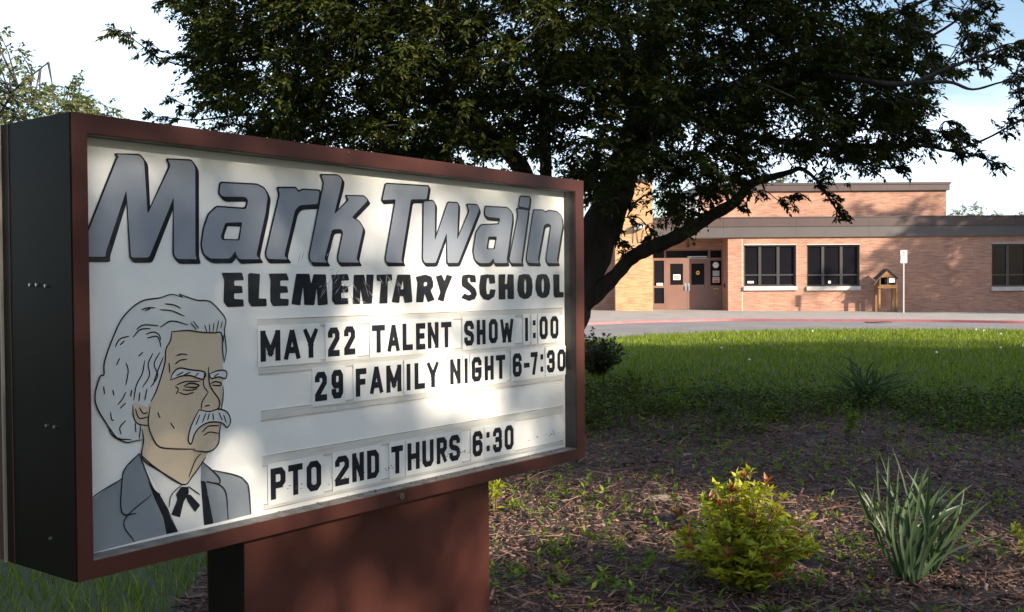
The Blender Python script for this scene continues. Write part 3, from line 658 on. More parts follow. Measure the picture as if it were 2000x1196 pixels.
def grow(p, d):
    """offset a closed outline outwards by d (mitred, limited)"""
    if area(p) < 0: d = -d
    out = []; n = len(p)
    for i in range(n):
        a, b, c = (np.asarray(p[i-1], float), np.asarray(p[i], float), np.asarray(p[(i+1) % n], float))
        e1 = (b-a)/(np.linalg.norm(b-a)+1e-9); e2 = (c-b)/(np.linalg.norm(c-b)+1e-9)
        n1 = np.array((e1[1], -e1[0])); n2 = np.array((e2[1], -e2[0])); m = n1+n2; l_ = np.linalg.norm(m)
        m = m/l_ if l_ > 1e-6 else n1
        out.append(b+m*d/max(m@n1, .6))
    return out
Zm = lambda ox, oy, s: (lambda pts: [on_panel(ox+a/s, oy+b/s) for a, b in pts])
z1 = Zm(150, 250, 3.6236); z2 = Zm(650, 330, 3.6236)
SCRIPT = [
 (z1, [(30, 912), (200, 912), (196, 890), (345, 440), (378, 918), (505, 918), (680, 490), (682, 900), (705, 928), (845, 930), (833, 900), (832, 280), (805, 235), (635, 226), (660, 265), (495, 612), (470, 235), (440, 197), (272, 188), (292, 205), (278, 225), (10, 900)], []),
 (z1, [(1012, 392), (1270, 405), (1322, 432), (1345, 485), (1330, 600), (1288, 790), (1264, 905), (1292, 930), (1140, 930), (1120, 895), (1118, 868), (1078, 925), (940, 925), (895, 895), (878, 830), (895, 710), (930, 612), (985, 562), (1192, 577), (1208, 512), (1185, 488), (1030, 488), (1003, 465)], [[(1045, 672), (1165, 668), (1145, 798), (1022, 795), (1012, 770)]]),
 (z1, [(1418, 428), (1545, 428), (1560, 458), (1592, 440), (1712, 447), (1698, 540), (1572, 548), (1540, 580), (1462, 905), (1490, 932), (1345, 928), (1333, 890), (1432, 470)], []),
 (z1, [(1722, 336), (1840, 338), (1872, 365), (1862, 420), (1815, 612), (1921, 512), (1900, 482), (2027, 487), (2053, 515), (1940, 634), (1992, 665), (2020, 712), (1972, 930), (1994, 954), (1852, 952), (1842, 918), (1880, 740), (1862, 716), (1800, 720), (1745, 930), (1768, 954), (1655, 950), (1640, 912), (1745, 385)], []),
 (z2, [(370, 108), (672, 126), (658, 216), (547, 216), (478, 648), (492, 666), (376, 662), (368, 638), (440, 216), (345, 222), (352, 190)], []),
 (z2, [(638, 233), (702, 228), (718, 250), (716, 510), (810, 240), (880, 245), (882, 270), (874, 502), (962, 300), (945, 254), (1017, 258), (1030, 290), (882, 666), (806, 666), (800, 452), (722, 666), (645, 666), (632, 640)], []),
 (z2, [(1075, 270), (1230, 278), (1262, 310), (1265, 360), (1225, 640), (1232, 667), (1140, 667), (1132, 632), (1105, 667), (1030, 667), (1000, 640), (990, 580), (1010, 450), (1045, 400), (1170, 394), (1180, 350), (1090, 340), (1070, 325)], [[(1095, 480), (1156, 480), (1140, 570), (1082, 570)]]),
 (z2, [(1298, 285), (1378, 295), (1328, 655), (1334, 669), (1255, 667), (1245, 640), (1308, 325)], []), (z2, [(1322, 198), (1390, 202), (1380, 278), (1312, 266)], []),
 (z2, [(1418, 294), (1485, 296), (1500, 312), (1522, 298), (1580, 306), (1612, 335), (1620, 400), (1580, 650), (1592, 669), (1515, 667), (1505, 640), (1540, 402), (1520, 386), (1490, 397), (1445, 640), (1457, 669), (1375, 664), (1365, 635), (1412, 325)], [])]
for i, (zz, o_, h_) in enumerate(SCRIPT):
    raw = zz(o_); rh = [zz(h) for h in h_]; o2 = soften(raw, .007); hs = [soften(h, .005) for h in rh]; go = soften(grow(raw, .0052), .009); gh = [soften(grow(h, -.0040), .005) for h in rh]
    par = poly_mesh('painted_letter', o2, hs, M['grey_ink'], board, PD-.0042-.0001*(i % 2))
    if i == 8: pass
    lay = []
    for k in range(4):      # dark keyline and drop edge towards lower right
        sh = np.array((.0031*k, -.0031*k))
        hh_ = [[p+sh for p in h] for h in gh]
        if k == 3: hh_ = [[np.array((max(p[0], min(q[0] for q in h)+0.0093), min(p[1], max(q[1] for q in h)-0.0093))) for p in h] for h in gh]
        lay.append(([p+sh for p in go], hh_, PD-.0032+.00045*k-.00005*(i % 2)))
    stack_mesh('letter_outline', lay, M['ink'], board)
za = Zm(420, 520, 5.5556); zb_ = Zm(760, 510, 5.714)
BLOCK = [
 (za, [(65, 72), (290, 70), (312, 152), (205, 158), (205, 212), (290, 215), (300, 292), (205, 296), (205, 358), (305, 362), (310, 438), (130, 445), (88, 390), (95, 150)], []),
 (za, [(355, 85), (380, 75), (485, 85), (472, 352), (555, 352), (560, 436), (390, 440), (358, 385)], []),
 (za, [(578, 82), (775, 78), (800, 155), (705, 158), (705, 215), (780, 218), (792, 288), (705, 292), (705, 352), (798, 358), (795, 430), (625, 435), (595, 380), (598, 150)], []),
 (za, [(878, 82), (1022, 84), (1040, 190), (1065, 88), (1200, 90), (1222, 418), (1112, 428), (1100, 240), (1075, 425), (965, 420), (952, 225), (922, 428), (825, 412)], []),
 (za, [(1255, 95), (1435, 85), (1455, 155), (1368, 160), (1370, 215), (1440, 218), (1445, 285), (1368, 290), (1368, 345), (1440, 348), (1445, 412), (1300, 420), (1265, 375), (1272, 170)], []),
 (za, [(1502, 95), (1615, 92), (1635, 210), (1638, 92), (1720, 92), (1700, 408), (1605, 412), (1575, 250), (1572, 412), (1490, 412)], []),
 (za, [(1748, 95), (1915, 88), (1920, 158), (1872, 162), (1868, 405), (1778, 408), (1800, 165), (1752, 160)], []),
 (zb_, [(90, 152), (235, 152), (258, 460), (170, 470), (155, 395), (118, 390), (110, 470), (25, 460)], [[(150, 220), (158, 315), (125, 318)]]),
 (zb_, [(292, 178), (400, 150), (470, 175), (490, 235), (490, 290), (462, 330), (505, 435), (428, 462), (392, 365), (380, 462), (298, 462), (312, 240)], [[(385, 245), (410, 232), (425, 250), (415, 275), (385, 285)]]),
 (zb_, [(518, 172), (585, 152), (615, 225), (640, 150), (705, 170), (632, 345), (605, 455), (538, 432), (570, 350)], []),
 (zb_, [(815, 160), (880, 148), (960, 160), (968, 240), (905, 238), (895, 185), (875, 195), (878, 230), (960, 310), (978, 370), (955, 425), (890, 448), (800, 412), (838, 360), (880, 382), (915, 372), (905, 345), (810, 280), (805, 220)], []),
 (zb_, [(1018, 160), (1090, 148), (1175, 155), (1182, 250), (1118, 255), (1110, 190), (1090, 195), (1080, 300), (1088, 370), (1115, 370), (1125, 315), (1188, 320), (1170, 400), (1110, 440), (1050, 428), (1010, 370), (1002, 280)], []),
 (zb_, [(1218, 150), (1295, 148), (1290, 258), (1312, 258), (1320, 148), (1388, 150), (1392, 425), (1318, 425), (1318, 318), (1295, 318), (1295, 430), (1220, 430)], []),
 (zb_, [(1445, 160), (1500, 145), (1560, 150), (1592, 200), (1600, 290), (1590, 380), (1550, 420), (1500, 425), (1450, 400), (1428, 330), (1430, 240)], [[(1515, 195), (1528, 240), (1528, 330), (1515, 372), (1505, 330), (1505, 240)]]),
 (zb_, [(1650, 158), (1700, 145), (1755, 150), (1785, 200), (1796, 280), (1785, 370), (1750, 410), (1700, 415), (1655, 390), (1630, 320), (1632, 230)], [[(1712, 190), (1725, 230), (1725, 320), (1712, 362), (1700, 320), (1700, 230)]]),
 (zb_, [(1828, 150), (1898, 150), (1900, 345), (1945, 348), (1945, 405), (1845, 410), (1832, 380)], [])]
for i, (zz, o_, h_) in enumerate(BLOCK):
    poly_mesh('block_letter', soften(zz(o_), .004), [soften(zz(h), .003) for h in h_], M['ink'], board, PD-.0014)
# ---- portrait print
zq = Zm(150, 550, 2.175)
PRT = [
 ('shirt', 'hair_ink', [(262, 730), (445, 862), (525, 780), (545, 1035), (430, 1064), (380, 950)]),
 ('jacket', 'jacket', [(40, 940), (75, 918), (190, 835), (200, 805), (262, 730), (318, 872), (352, 905), (388, 968), (430, 1063), (380, 1074), (240, 1108), (40, 1160)]),
 ('jacket', 'jacket', [(528, 762), (570, 800), (680, 825), (715, 850), (728, 880), (738, 990), (580, 1028), (538, 1036), (525, 850)]),
 ('lapel_band', 'ink', [(300, 846), (318, 872), (352, 905), (388, 968), (400, 1008), (430, 1063), (380, 1074), (365, 1000), (330, 925)]),
 ('lapel_band', 'ink', [(525, 845), (545, 850), (580, 1028), (540, 1036)]),
 ('face', 'skin_ink', [(400, 213), (470, 208), (610, 220), (618, 360), (628, 400), (612, 440), (618, 490), (612, 545), (606, 640), (597, 690), (560, 722), (545, 745), (490, 830), (445, 862), (350, 805), (285, 765), (272, 735), (285, 615), (255, 605), (238, 575), (235, 525), (300, 515), (330, 455), (368, 330), (378, 285), (395, 250)]),
 ('hair', 'hair_ink', [(430, 52), (462, 65), (510, 80), (562, 85), (605, 125), (630, 165), (624, 210), (632, 290), (624, 340), (617, 300), (612, 225), (580, 218), (520, 215), (470, 208), (400, 215), (395, 250), (375, 290), (370, 350), (338, 455), (312, 510), (296, 535), (250, 515), (222, 530), (225, 560), (245, 590), (282, 620), (275, 672), (240, 678), (205, 683), (150, 655), (130, 615), (85, 540), (75, 480), (95, 405), (112, 395), (115, 340), (150, 240), (195, 150), (270, 85), (350, 70), (400, 55), (448, 68)]),
 ('moustache', 'hair_ink', [(515, 545), (560, 552), (600, 542), (635, 555), (650, 592), (635, 620), (612, 600), (560, 598), (520, 618), (497, 648), (482, 690), (470, 670), (480, 620), (498, 580)]),
 ('eyebrow', 'hair_ink', [(395, 418), (405, 390), (432, 368), (540, 385), (532, 415), (480, 400), (440, 402)]), ('eyebrow', 'hair_ink', [(560, 392), (600, 378), (632, 382), (628, 412), (600, 405), (568, 412)]),
 ('tie', 'ink', [(418, 905), (440, 872), (472, 872), (474, 898), (452, 935), (436, 1002), (398, 990), (425, 925)]), ('tie', 'ink', [(458, 905), (480, 905), (522, 950), (500, 980), (468, 935)])]
for i, (nm, mm, pts) in enumerate(PRT):
    poly_mesh('printed_'+nm, soften(zq(pts), .003), [], M[mm], board, PD-.0008-.00022*i)
LINES = [[(262, 730), (318, 872), (352, 905)], [(262, 730), (205, 790), (190, 840), (188, 980), (250, 985)], [(315, 905), (198, 1015), (242, 1105)], [(190, 838), (110, 885), (40, 935)],
 [(262, 730), (330, 790), (445, 862), (490, 825), (545, 745)], [(445, 862), (400, 905), (388, 960)], [(470, 870), (520, 905)], [(530, 765), (570, 800), (602, 835), (600, 858), (548, 850), (605, 865), (632, 905), (640, 1010)], [(570, 800), (680, 825), (715, 850), (728, 880), (737, 990)],
 [(308, 530), (300, 600), (315, 655), (345, 700), (400, 710), (500, 712)], [(490, 718), (560, 722), (597, 690), (603, 640), (608, 605)], [(525, 730), (500, 760), (472, 832)], [(275, 625), (280, 680), (272, 735), (290, 768), (350, 805), (445, 862)],
 [(235, 525), (238, 575), (258, 605), (305, 612)], [(245, 540), (262, 580), (300, 575)], [(262, 535), (280, 560), (298, 555)],
 [(400, 215), (395, 250), (375, 290), (370, 350), (338, 455), (312, 510)], [(400, 213), (470, 208), (520, 215), (580, 218), (612, 222), (617, 300), (624, 345)],
 [(540, 385), (535, 440), (555, 470)], [(556, 362), (562, 440), (600, 500), (602, 530), (590, 545)], [(555, 470), (530, 510), (525, 545)], [(540, 530), (562, 525)], [(617, 440), (618, 490), (610, 545)],
 [(450, 445), (480, 432), (515, 440), (500, 450), (455, 448)], [(420, 440), (460, 425), (520, 425)], [(565, 435), (585, 425), (610, 432), (606, 442), (570, 440)], [(415, 445), (428, 458), (418, 480)], [(430, 470), (460, 480), (495, 470)], [(445, 460), (480, 462), (510, 455)],
 [(395, 418), (405, 390), (432, 368), (480, 375), (540, 385), (532, 415), (480, 400), (440, 402), (395, 418)], [(560, 392), (600, 378), (632, 382), (628, 412), (600, 405), (568, 412), (560, 392)], [(420, 400), (450, 385)], [(450, 398), (480, 385)], [(580, 405), (600, 390)], [(500, 402), (515, 388)],
 [(515, 545), (498, 580), (480, 620), (470, 670), (482, 690), (497, 648), (520, 618), (560, 598), (612, 600), (635, 620), (650, 592), (635, 555), (600, 542), (560, 552), (515, 545)], [(545, 560), (530, 600)], [(575, 560), (578, 590)], [(600, 556), (615, 590)], [(520, 565), (502, 610)], [(620, 565), (632, 600)], [(560, 560), (552, 590)],
 [(535, 655), (560, 640), (600, 645)], [(530, 640), (555, 615), (602, 612)], [(420, 315), (440, 308), (468, 312)], [(415, 350), (435, 335), (465, 330)], [(388, 345), (392, 390)], [(340, 555), (350, 580)], [(395, 600), (412, 625)],
 [(430, 52), (462, 65), (510, 80), (562, 85), (605, 125), (630, 165), (624, 210), (632, 290), (624, 340)], [(448, 68), (400, 55), (350, 70), (270, 85), (195, 150), (150, 240), (115, 340), (112, 395), (95, 405), (75, 480), (85, 540), (130, 615), (150, 655), (205, 683), (240, 678), (275, 672)], [(448, 70), (430, 52)],
 [(135, 620), (170, 665), (230, 672)], [(272, 120), (300, 112), (330, 112)], [(285, 125), (310, 115)], [(370, 95), (410, 100), (440, 115)], [(350, 120), (400, 125), (455, 148)], [(250, 205), (280, 185), (345, 188)], [(235, 238), (265, 205), (310, 200)], [(350, 195), (400, 168), (470, 185)], [(160, 278), (180, 245), (220, 232)], [(180, 270), (200, 252)], [(290, 225), (320, 215), (345, 225), (355, 250)], [(295, 240), (340, 235), (355, 280)],
 [(165, 355), (180, 325)], [(205, 345), (215, 380), (205, 440)], [(258, 318), (278, 300)], [(285, 335), (275, 390), (250, 440), (238, 505)], [(320, 305), (300, 350), (305, 400), (275, 450)], [(350, 300), (325, 350), (340, 400), (310, 450)], [(365, 320), (340, 380), (320, 440)], [(110, 445), (115, 480)], [(150, 460), (155, 485)], [(140, 555), (145, 585), (155, 590)], [(170, 525), (190, 500), (205, 470)], [(180, 540), (205, 515)], [(205, 590), (180, 620), (185, 650)], [(245, 600), (248, 640)], [(268, 610), (262, 670)], [(225, 490), (230, 460)], [(265, 470), (260, 510)], [(295, 455), (285, 505)], [(480, 175), (505, 205)], [(490, 168), (515, 200)], [(540, 185), (550, 215)], [(560, 180), (562, 215)], [(580, 175), (575, 215)], [(600, 165), (590, 215)], [(615, 170), (608, 200)], [(622, 225), (618, 260)]]
s = SB(); base = PD-.0008-.00022*len(PRT)
for k, ln_ in enumerate(LINES):
    p = spline([on_panel(150+a/2.175, 550+b/2.175) for a, b in ln_], 5); t = .0042 if len(ln_) > 4 else .0036
    D = np.gradient(p, axis=0); D /= np.linalg.norm(D, axis=1)[:, None]+1e-9; nn = np.stack([-D[:, 1], D[:, 0]], 1)
    w_ = t/2*np.interp(np.linspace(0, 1, len(p)), [0, .15, .85, 1], [.55, 1, 1, .55])[:, None]
    A, Bq = p+nn*w_, p-nn*w_; dd = base-.00006*(k % 12)
    m_ = len(p); s.add([(q[0], dd, q[1]) for q in A]+[(q[0], dd, q[1]) for q in Bq], [(i, i+1, m_+i+1, m_+i) for i in range(m_-1)])
s.build('printed_linework', M['ink'], board)
# ---- letter rails and changeable letter tiles
zr = lambda zx, zy: on_panel(480+zx/2.847, 580+zy/2.847)
RAILS = [((65, 125), (65, 180), (1765, 58), (1765, 98)), ((70, 372), (70, 436), (1770, 236), (1770, 276)), ((82, 628), (82, 694), (1770, 424), (1770, 458)), ((92, 888), (92, 952), (1770, 598), (1770, 640)), ((98, 1160), (98, 1200), (1783, 786), (1783, 806))]
for a, b, c, d in RAILS:
    A, Bq, C_, D_ = zr(*a), zr(*b), zr(*c), zr(*d); zt_ = (A[1]+C_[1])/2; zb2 = (Bq[1]+D_[1])/2; u0, u1 = A[0], min(C_[0], UI1-.02)
    rl = SB().box(u0, u1, PD-.0028, PD-.0001, zb2, zt_).build('letter_rail', M['rail'], sign)
    SB().box(u0, u1, PD-.0034, PD-.0029, zt_-.003, zt_).build('rail_lip', M['rail_dirt'], rl)
    SB().box(u0, u1, PD-.0034, PD-.0029, zb2, zb2+.0022).build('rail_lip', M['rail_dirt'], rl)
ROWS = [((130, 190, 363), (1700, 105, 229), 'M 75 185 A 203 298 Y 312 397 2 450 515 2 540 602 T 695 768 A 780 850 L 865 922 E 940 992 N 1005 1065 T 1080 1138 S 1208 1262 H 1278 1327 O 1345 1395 W 1408 1482 I 1545 1565 : 1590 1606 0 1627 1673 0 1688 1733'),
 ((410, 418, 582), (1750, 290, 411), '2 378 445 9 470 535 F 605 665 A 682 758 M 775 858 I 885 912 L 932 990 Y 1000 1068 N 1130 1188 I 1210 1228 G 1250 1305 H 1322 1372 T 1385 1437 6 1478 1528 - 1540 1572 7 1578 1617 : 1632 1648 3 1668 1712 0 1727 1772'),
 ((170, 955, 1130), (1460, 708, 841), 'P 132 215 T 230 310 O 332 413 2 490 568 N 585 650 D 668 735 T 803 868 H 893 960 U 975 1038 R 1055 1112 S 1125 1185 6 1255 1310 : 1330 1352 3 1368 1418 0 1433 1483')]
for ri, ((xa, ta, ba), (xb, tb, bb), txt) in enumerate(ROWS):
    zt_ = (zr(xa, ta)[1]+zr(xb, tb)[1])/2; zb2 = (zr(xa, ba)[1]+zr(xb, bb)[1])/2; h = zt_-zb2
    tk = txt.split()
    for i in range(0, len(tk), 3):
        ch, l_, r_ = tk[i], float(tk[i+1]), float(tk[i+2]); f_ = ((l_+r_)/2-xa)/(xb-xa); ym = (ta+ba)/2+((tb+bb)/2-(ta+ba)/2)*f_
        ul, ur = zr(l_, ym)[0], zr(r_, ym)[0]; wd = ur-ul; jz = random.uniform(-.0015, .0015); pad = .010
        d0 = PD-.0053-.00015*((i//3) % 2)
        tl = SB().box(ul-pad, ur+pad, d0, d0+.0016, zb2-.017, zt_+.015).build('letter_tile', M['tile'], sign)
        t = .0208; t = min(t, wd*.41) if ch not in 'I:1-' else min(wd*.95, .02)
        gw, gh = (wd-t, h-t)
        s = SB()
        for polys, k in stroke_glyph(GL[ch][0] if ch not in 'I:' else ([([(.5, 0), (.5, 1)], False)] if ch == 'I' else [([(.5, .80), (.5, .83)], False), ([(.5, .12), (.5, .15)], False)]), gw, gh, t):
            # butt ends reach the full cap height
            for j, q4 in enumerate(polys): s.add([(ul+t/2+p[0], d0-.0006-.0003*k-.00004*(j % 3), zb2+t/2+jz+p[1]) for p in q4], [(0, 1, 2, 3)])
        for v in range(len(s.v)):
            a_, b_, c_ = s.v[v]; s.v[v] = (min(max(a_, ul-U0), ur-U0), b_, min(max(c_, zb2+ZS+jz), zt_+ZS+jz))
        s.build('letter', M['ink'], tl)
# crumbs of dirt and insects on the ledge and along the lowest rail
s = SB(); r0 = random.Random(9)
for _ in range(170):
    q = on_panel(r0.uniform(520, 1110), 0) if False else None
    u_ = r0.uniform(.7, 2.28); low = r0.random() < .5; z_ = ZI0+.0045 if low else r0.gauss(.118, .006); d_ = r0.uniform(.02, PD-.004) if low else PD-.0062
    a_ = r0.uniform(.0012, .0045); s.box(u_-a_, u_+a_*r0.uniform(.4, 1), d_-.0008, d_+.0006, z_, z_+r0.uniform(.0012, .0035))
tag(s.build('dirt_crumbs', M['wood_dark'], sign), kind='stuff')
# scuffs on the glazing
s = SB(); r0 = random.Random(3)
for (px, py, ln_, ang, n_) in ((655, 555, .05, .9, 26), (620, 490, .06, 1.1, 12), (700, 575, .07, -.9, 10), (760, 560, .06, -1.0, 6), (430, 960, .02, .2, 5)):
    for _ in range(n_):
        q = on_panel(px+r0.gauss(0, 16), py+r0.gauss(0, 14), .0135); a_ = ang+r0.gauss(0, .35); l_ = ln_*r0.uniform(.3, 1); w_ = r0.uniform(.0006, .0022)
        dx, dz = math.cos(a_)*l_/2, math.sin(a_)*l_/2; nx, nz_ = -math.sin(a_)*w_, math.cos(a_)*w_; dd = .0135-.00006*r0.randint(0, 30)
        s.add([(q[0]-dx, dd, q[1]-dz), (q[0]+nx, dd, q[1]+nz_), (q[0]+dx, dd, q[1]+dz), (q[0]-nx, dd, q[1]-nz_)], [(0, 1, 2, 3)])
tag(s.build('scuff_marks', M['grime'], sign), kind='stuff')

# ------------------------------------------------------------------ trees
def rand_unit(n): return unit(rng.normal(size=(n, 3)))
def spray(acc, tw, c, out, r, n, ll, lw, droop=.45, fine=False):
    """one leafy spray at c: twiglets that fan out and hang, leaves along them"""
    k = max(3, n//14); m = n//k
    dirs = unit(out[None]+rng.normal(size=(k, 3))*np.array([.75, .75, .45]))
    for d in dirs:
        L_ = r*rng.uniform(.6, 1.25); t = np.sort(rng.uniform(.12, 1, m)); 
        base = c+d*L_*t[:, None]; base[:, 2] -= L_*.28*t*t
        side = unit(np.cross(d, [0, 0, 1.]))*np.where(np.arange(m) % 2, 1, -1)[:, None]
        ld = d[None]*.6+side*.75+rng.normal(size=(m, 3))*.35; ld[:, 2] -= droop
        nrm = rng.normal(size=(m, 3))*.5+np.array([0, 0, 1.])
        V, T = (blades_np if fine else leaves_np)(base, ld, nrm, ll*rng.uniform(.6, 1.3, m), lw*rng.uniform(.7, 1.25, m)); acc.add(V, T)
        if tw is not None:
            e = c+d*L_; e[2] -= L_*.28; V, T = tube_np([c, (c+e)/2+np.array([0, 0, .03]), e], [.006, .004, .0025], 3, False); tw.add(V, T)

def main_tree():
    YT = 11.0
    P = lambda px, py, dy=0: at_y(px, py, YT+dy)
    root = P(1068, 838); root[2] = gz(root[0], root[1]); S = YT/F
    t = tag(empty('ornamental_tree', root), 'large dark leafed spreading tree with low limbs behind the school sign', 'tree')
    limbs = [   # px, py, depth offset, width in pixels
     [(1066, 850, 0, 125), (1075, 800, 0, 100), (1088, 700, 0, 88), (1108, 620, 0, 84), (1135, 550, 0, 82), (1165, 470, .05, 80), (1198, 385, .1, 74), (1228, 300, .2, 62), (1262, 180, .3, 48), (1285, 50, .3, 34), (1295, -120, .3, 18), (1300, -260, .3, 6)],
     [(1128, 600, -.05, 44), (1165, 572, -.1, 36), (1202, 538, -.2, 27), (1231, 506, -.3, 27), (1260, 489, -.35, 29), (1307, 470, -.45, 29), (1348, 449, -.5, 27), (1383, 425, -.55, 25), (1430, 399, -.6, 22), (1451, 377, -.65, 19), (1471, 358, -.65, 17), (1509, 346, -.65, 14), (1544, 336, -.7, 11), (1565, 330, -.7, 9), (1595, 352, -.75, 6), (1620, 388, -.8, 4.5), (1640, 420, -.8, 3)],
     [(1095, 680, .1, 56), (1078, 560, .2, 42), (1068, 440, .25, 32), (1066, 330, .3, 24), (1064, 220, .35, 20), (1050, 80, .4, 14), (1040, -100, .4, 8)],
     [(1090, 640, -.1, 60), (1060, 480, -.3, 48), (1028, 350, -.5, 38), (985, 290, -.6, 32), (900, 215, -.9, 25), (800, 165, -1.1, 20), (690, 130, -1.2, 15), (560, 112, -1.3, 10), (450, 120, -1.3, 7), (370, 130, -1.2, 4), (308, 112, -1.2, 3), (270, 84, -1.2, 2.5), (235, 62, -1.2, 2)],
     [(985, 290, -.6, 24), (880, 275, -.2, 16), (740, 250, .3, 12), (600, 225, .6, 8), (470, 225, .7, 5), (380, 235, .7, 3), (300, 228, .7, 2)],
     [(900, 215, -.9, 18), (820, 80, -1.6, 13), (720, -40, -2, 9), (600, -130, -2.2, 5)],
     [(1228, 300, .2, 40), (1330, 220, .9, 28), (1450, 160, 1.4, 20), (1580, 100, 1.7, 14), (1720, 40, 1.8, 9), (1850, -20, 1.8, 5)],
     [(1245, 240, .2, 36), (1350, 190, -.7, 26), (1480, 170, -1.5, 19), (1620, 150, -2.0, 14), (1760, 165, -2.3, 10), (1860, 130, -2.4, 7), (1960, 90, -2.5, 4)],
     [(1330, 220, .9, 22), (1440, 260, .6, 16), (1560, 280, .2, 12), (1724, 285, -.3, 9), (1805, 285, -.5, 7), (1849, 294, -.6, 6), (1890, 300, -.6, 4), (1945, 318, -.6, 2)],
     [(1760, 165, -2.3, 8), (1850, 160, -2.4, 7), (1900, 175, -2.4, 5), (1960, 160, -2.5, 4), (2040, 150, -2.5, 3)],
     [(1849, 294, -.6, 5), (1885, 288, -.7, 5), (1933, 268, -.8, 4.5), (1974, 246, -.9, 4), (2040, 215, -1, 3)],
     [(1262, 180, .3, 30), (1200, 40, 1.2, 20), (1120, -90, 1.8, 12), (1050, -200, 2, 6)], [(1285, 50, .3, 24), (1400, -60, -.8, 16), (1520, -150, -1.4, 8)],
     [(1580, 100, 1.7, 10), (1680, 110, 1.5, 8), (1800, 80, 1.2, 6), (1900, 20, 1, 4)], [(1064, 220, .35, 14), (960, 110, 1.5, 11), (830, 60, 2.2, 8), (680, 40, 2.6, 5), (520, 30, 2.6, 3), (400, 10, 2.5, 2)],
     [(1650, 315, -.5, 6), (1700, 322, -.5, 4), (1735, 330, -.5, 3), (1755, 326, -.5, 2)], [(1560, 280, .2, 9), (1610, 300, -.2, 7), (1650, 315, -.5, 5)]]
    tr = Acc(); anchors = []
    for L_ in limbs:
        q = spline(L_, 5); pts = np.array([P(a, b, c) for a, b, c, _ in q]); rad = q[:, 3]*.5*(YT+q[:, 2])/F
        pts[:, 1] += 0; V, T = tube_np(pts, np.maximum(rad*(1+.06*np.sin(np.arange(len(rad))*1.7)), .004), 10 if q[0, 3] > 30 else 6); tr.add(V, T); anchors.append(pts)
    A = np.vstack([a[len(a)//4:] for a in anchors])
    CORE = [(430, -330), (370, -60), (330, -5), (400, 40), (375, 70), (400, 95), (362, 125), (405, 150), (430, 205), (485, 205), (520, 240), (440, 240), (470, 262), (560, 290), (700, 308), (850, 326), (955, 322), (965, 300), (1040, 318), (1045, 290), (1110, 300), (1130, 380), (1175, 385), (1215, 340), (1265, 330), (1285, 385), (1290, 415), (1330, 410), (1365, 385), (1420, 350), (1465, 315), (1520, 300), (1590, 305), (1640, 315), (1690, 318), (1735, 285), (1760, 255), (1790, 200), (1770, 120), (1755, 60), (1700, 10), (1740, -80), (1700, -330)]
    SPARSE = [(1690, 320), (1780, 285), (1850, 300), (1940, 320), (1900, 280), (2080, 240), (2120, 60), (2080, -120), (1900, -200), (1740, -100), (1760, 40), (1730, 60), (1770, 120), (1790, 200), (1740, 270)]
    CEN = []
    def sample(poly, n, keep):
        xs = [p[0] for p in poly]; ys = [p[1] for p in poly]; k = 0
        while k < n:
            a, b = rng.uniform(min(xs), max(xs)), rng.uniform(min(ys), max(ys))
            if not in_poly(a, b, poly) or not keep(a, b): continue
            # depth: the crown is a rounded mass, thin towards its outline
            e = max(1-((a-1120)/900)**2-((b-0)/480)**2, .03); dy = rng.uniform(-1, 1)*3.3*math.sqrt(e)+.15*rng.normal()
            if b > 200 and a > 1150: dy -= .2
            CEN.append(P(a, b, dy)); k += 1
    holes_px = [(1010, 318, 30, 26), (1095, 320, 26, 30), (1282, 378, 10, 26), (1345, 365, 14, 12), (980, 320, 16, 18), (1310, 395, 12, 10)]
    okay = lambda a, b: not any(((a-x)/rx)**2+((b-y)/ry)**2 < 1 for x, y, rx, ry in holes_px)
    sample(CORE, 2400, okay)
    n_core = len(CEN)
    sample(SPARSE, 190, lambda a, b: math.sin(a*.021+b*.013)+math.sin(a*.009-b*.031) > -.7)
    for a, b, dy in ((240, 60, -1.2), (228, 62, -1.2), (255, 68, -1.2), (290, 90, -1.2), (312, 98, -1.2), (338, 112, -1.2), (365, 110, -1.2), (390, 120, -1.2), (300, 222, .7), (325, 228, .7), (352, 232, .7), (340, 195, .7), (362, 206, .7), (385, 222, .7), (402, 205, .7), (320, 8, 2.4), (345, 5, 2.4), (1600, 360, -.75), (1612, 378, -.75), (1622, 392, -.8), (1632, 408, -.8), (1638, 418, -.8), (1695, 328, -.5), (1742, 330, -.5), (1752, 326, -.5), (1905, 302, -.6), (1925, 312, -.6), (1942, 318, -.6), (1540, 385, -.5), (1520, 392, -.5), (1550, 380, -.5), (1480, 375, -.6), (1440, 405, -.6), (1215, 470, -.4), (1222, 490, -.4), (1205, 455, -.4), (1262, 440, -.3), (1265, 460, -.3), (1225, 425, -.2), (1235, 400, -.2), (1600, 340, -.6), (1590, 352, -.7)):
        CEN.append(P(a, b, dy))
    n_sp = 190; CEN = np.array(CEN); ax = P(1180, 200)
    lv = Acc(); tw = Acc()
    # branchlets: every spray hangs on the nearest limb or on a spray that is already carried
    nodes = list(A); order = np.argsort([((A-c)**2).sum(1).min() for c in CEN])
    NA = np.zeros((len(A)+len(CEN), 3)); NA[:len(A)] = A; m_ = len(A)
    for i in order:
        c = CEN[i]; dd = ((NA[:m_]-c)**2*np.array([1, 1, 1.6])).sum(1); a = NA[np.argmin(dd)]; d = np.linalg.norm(c-a); NA[m_] = c; m_ += 1
        if d > .06:
            bend = rng.normal(size=3)*.10*d+np.array([0, 0, .10*d]); q = spline([a, a+(c-a)*.5+bend, c], 3)
            V, T = tube_np(q, np.linspace(.006+.008*min(d, 1), .004, len(q)), 4, False); tw.add(V, T)
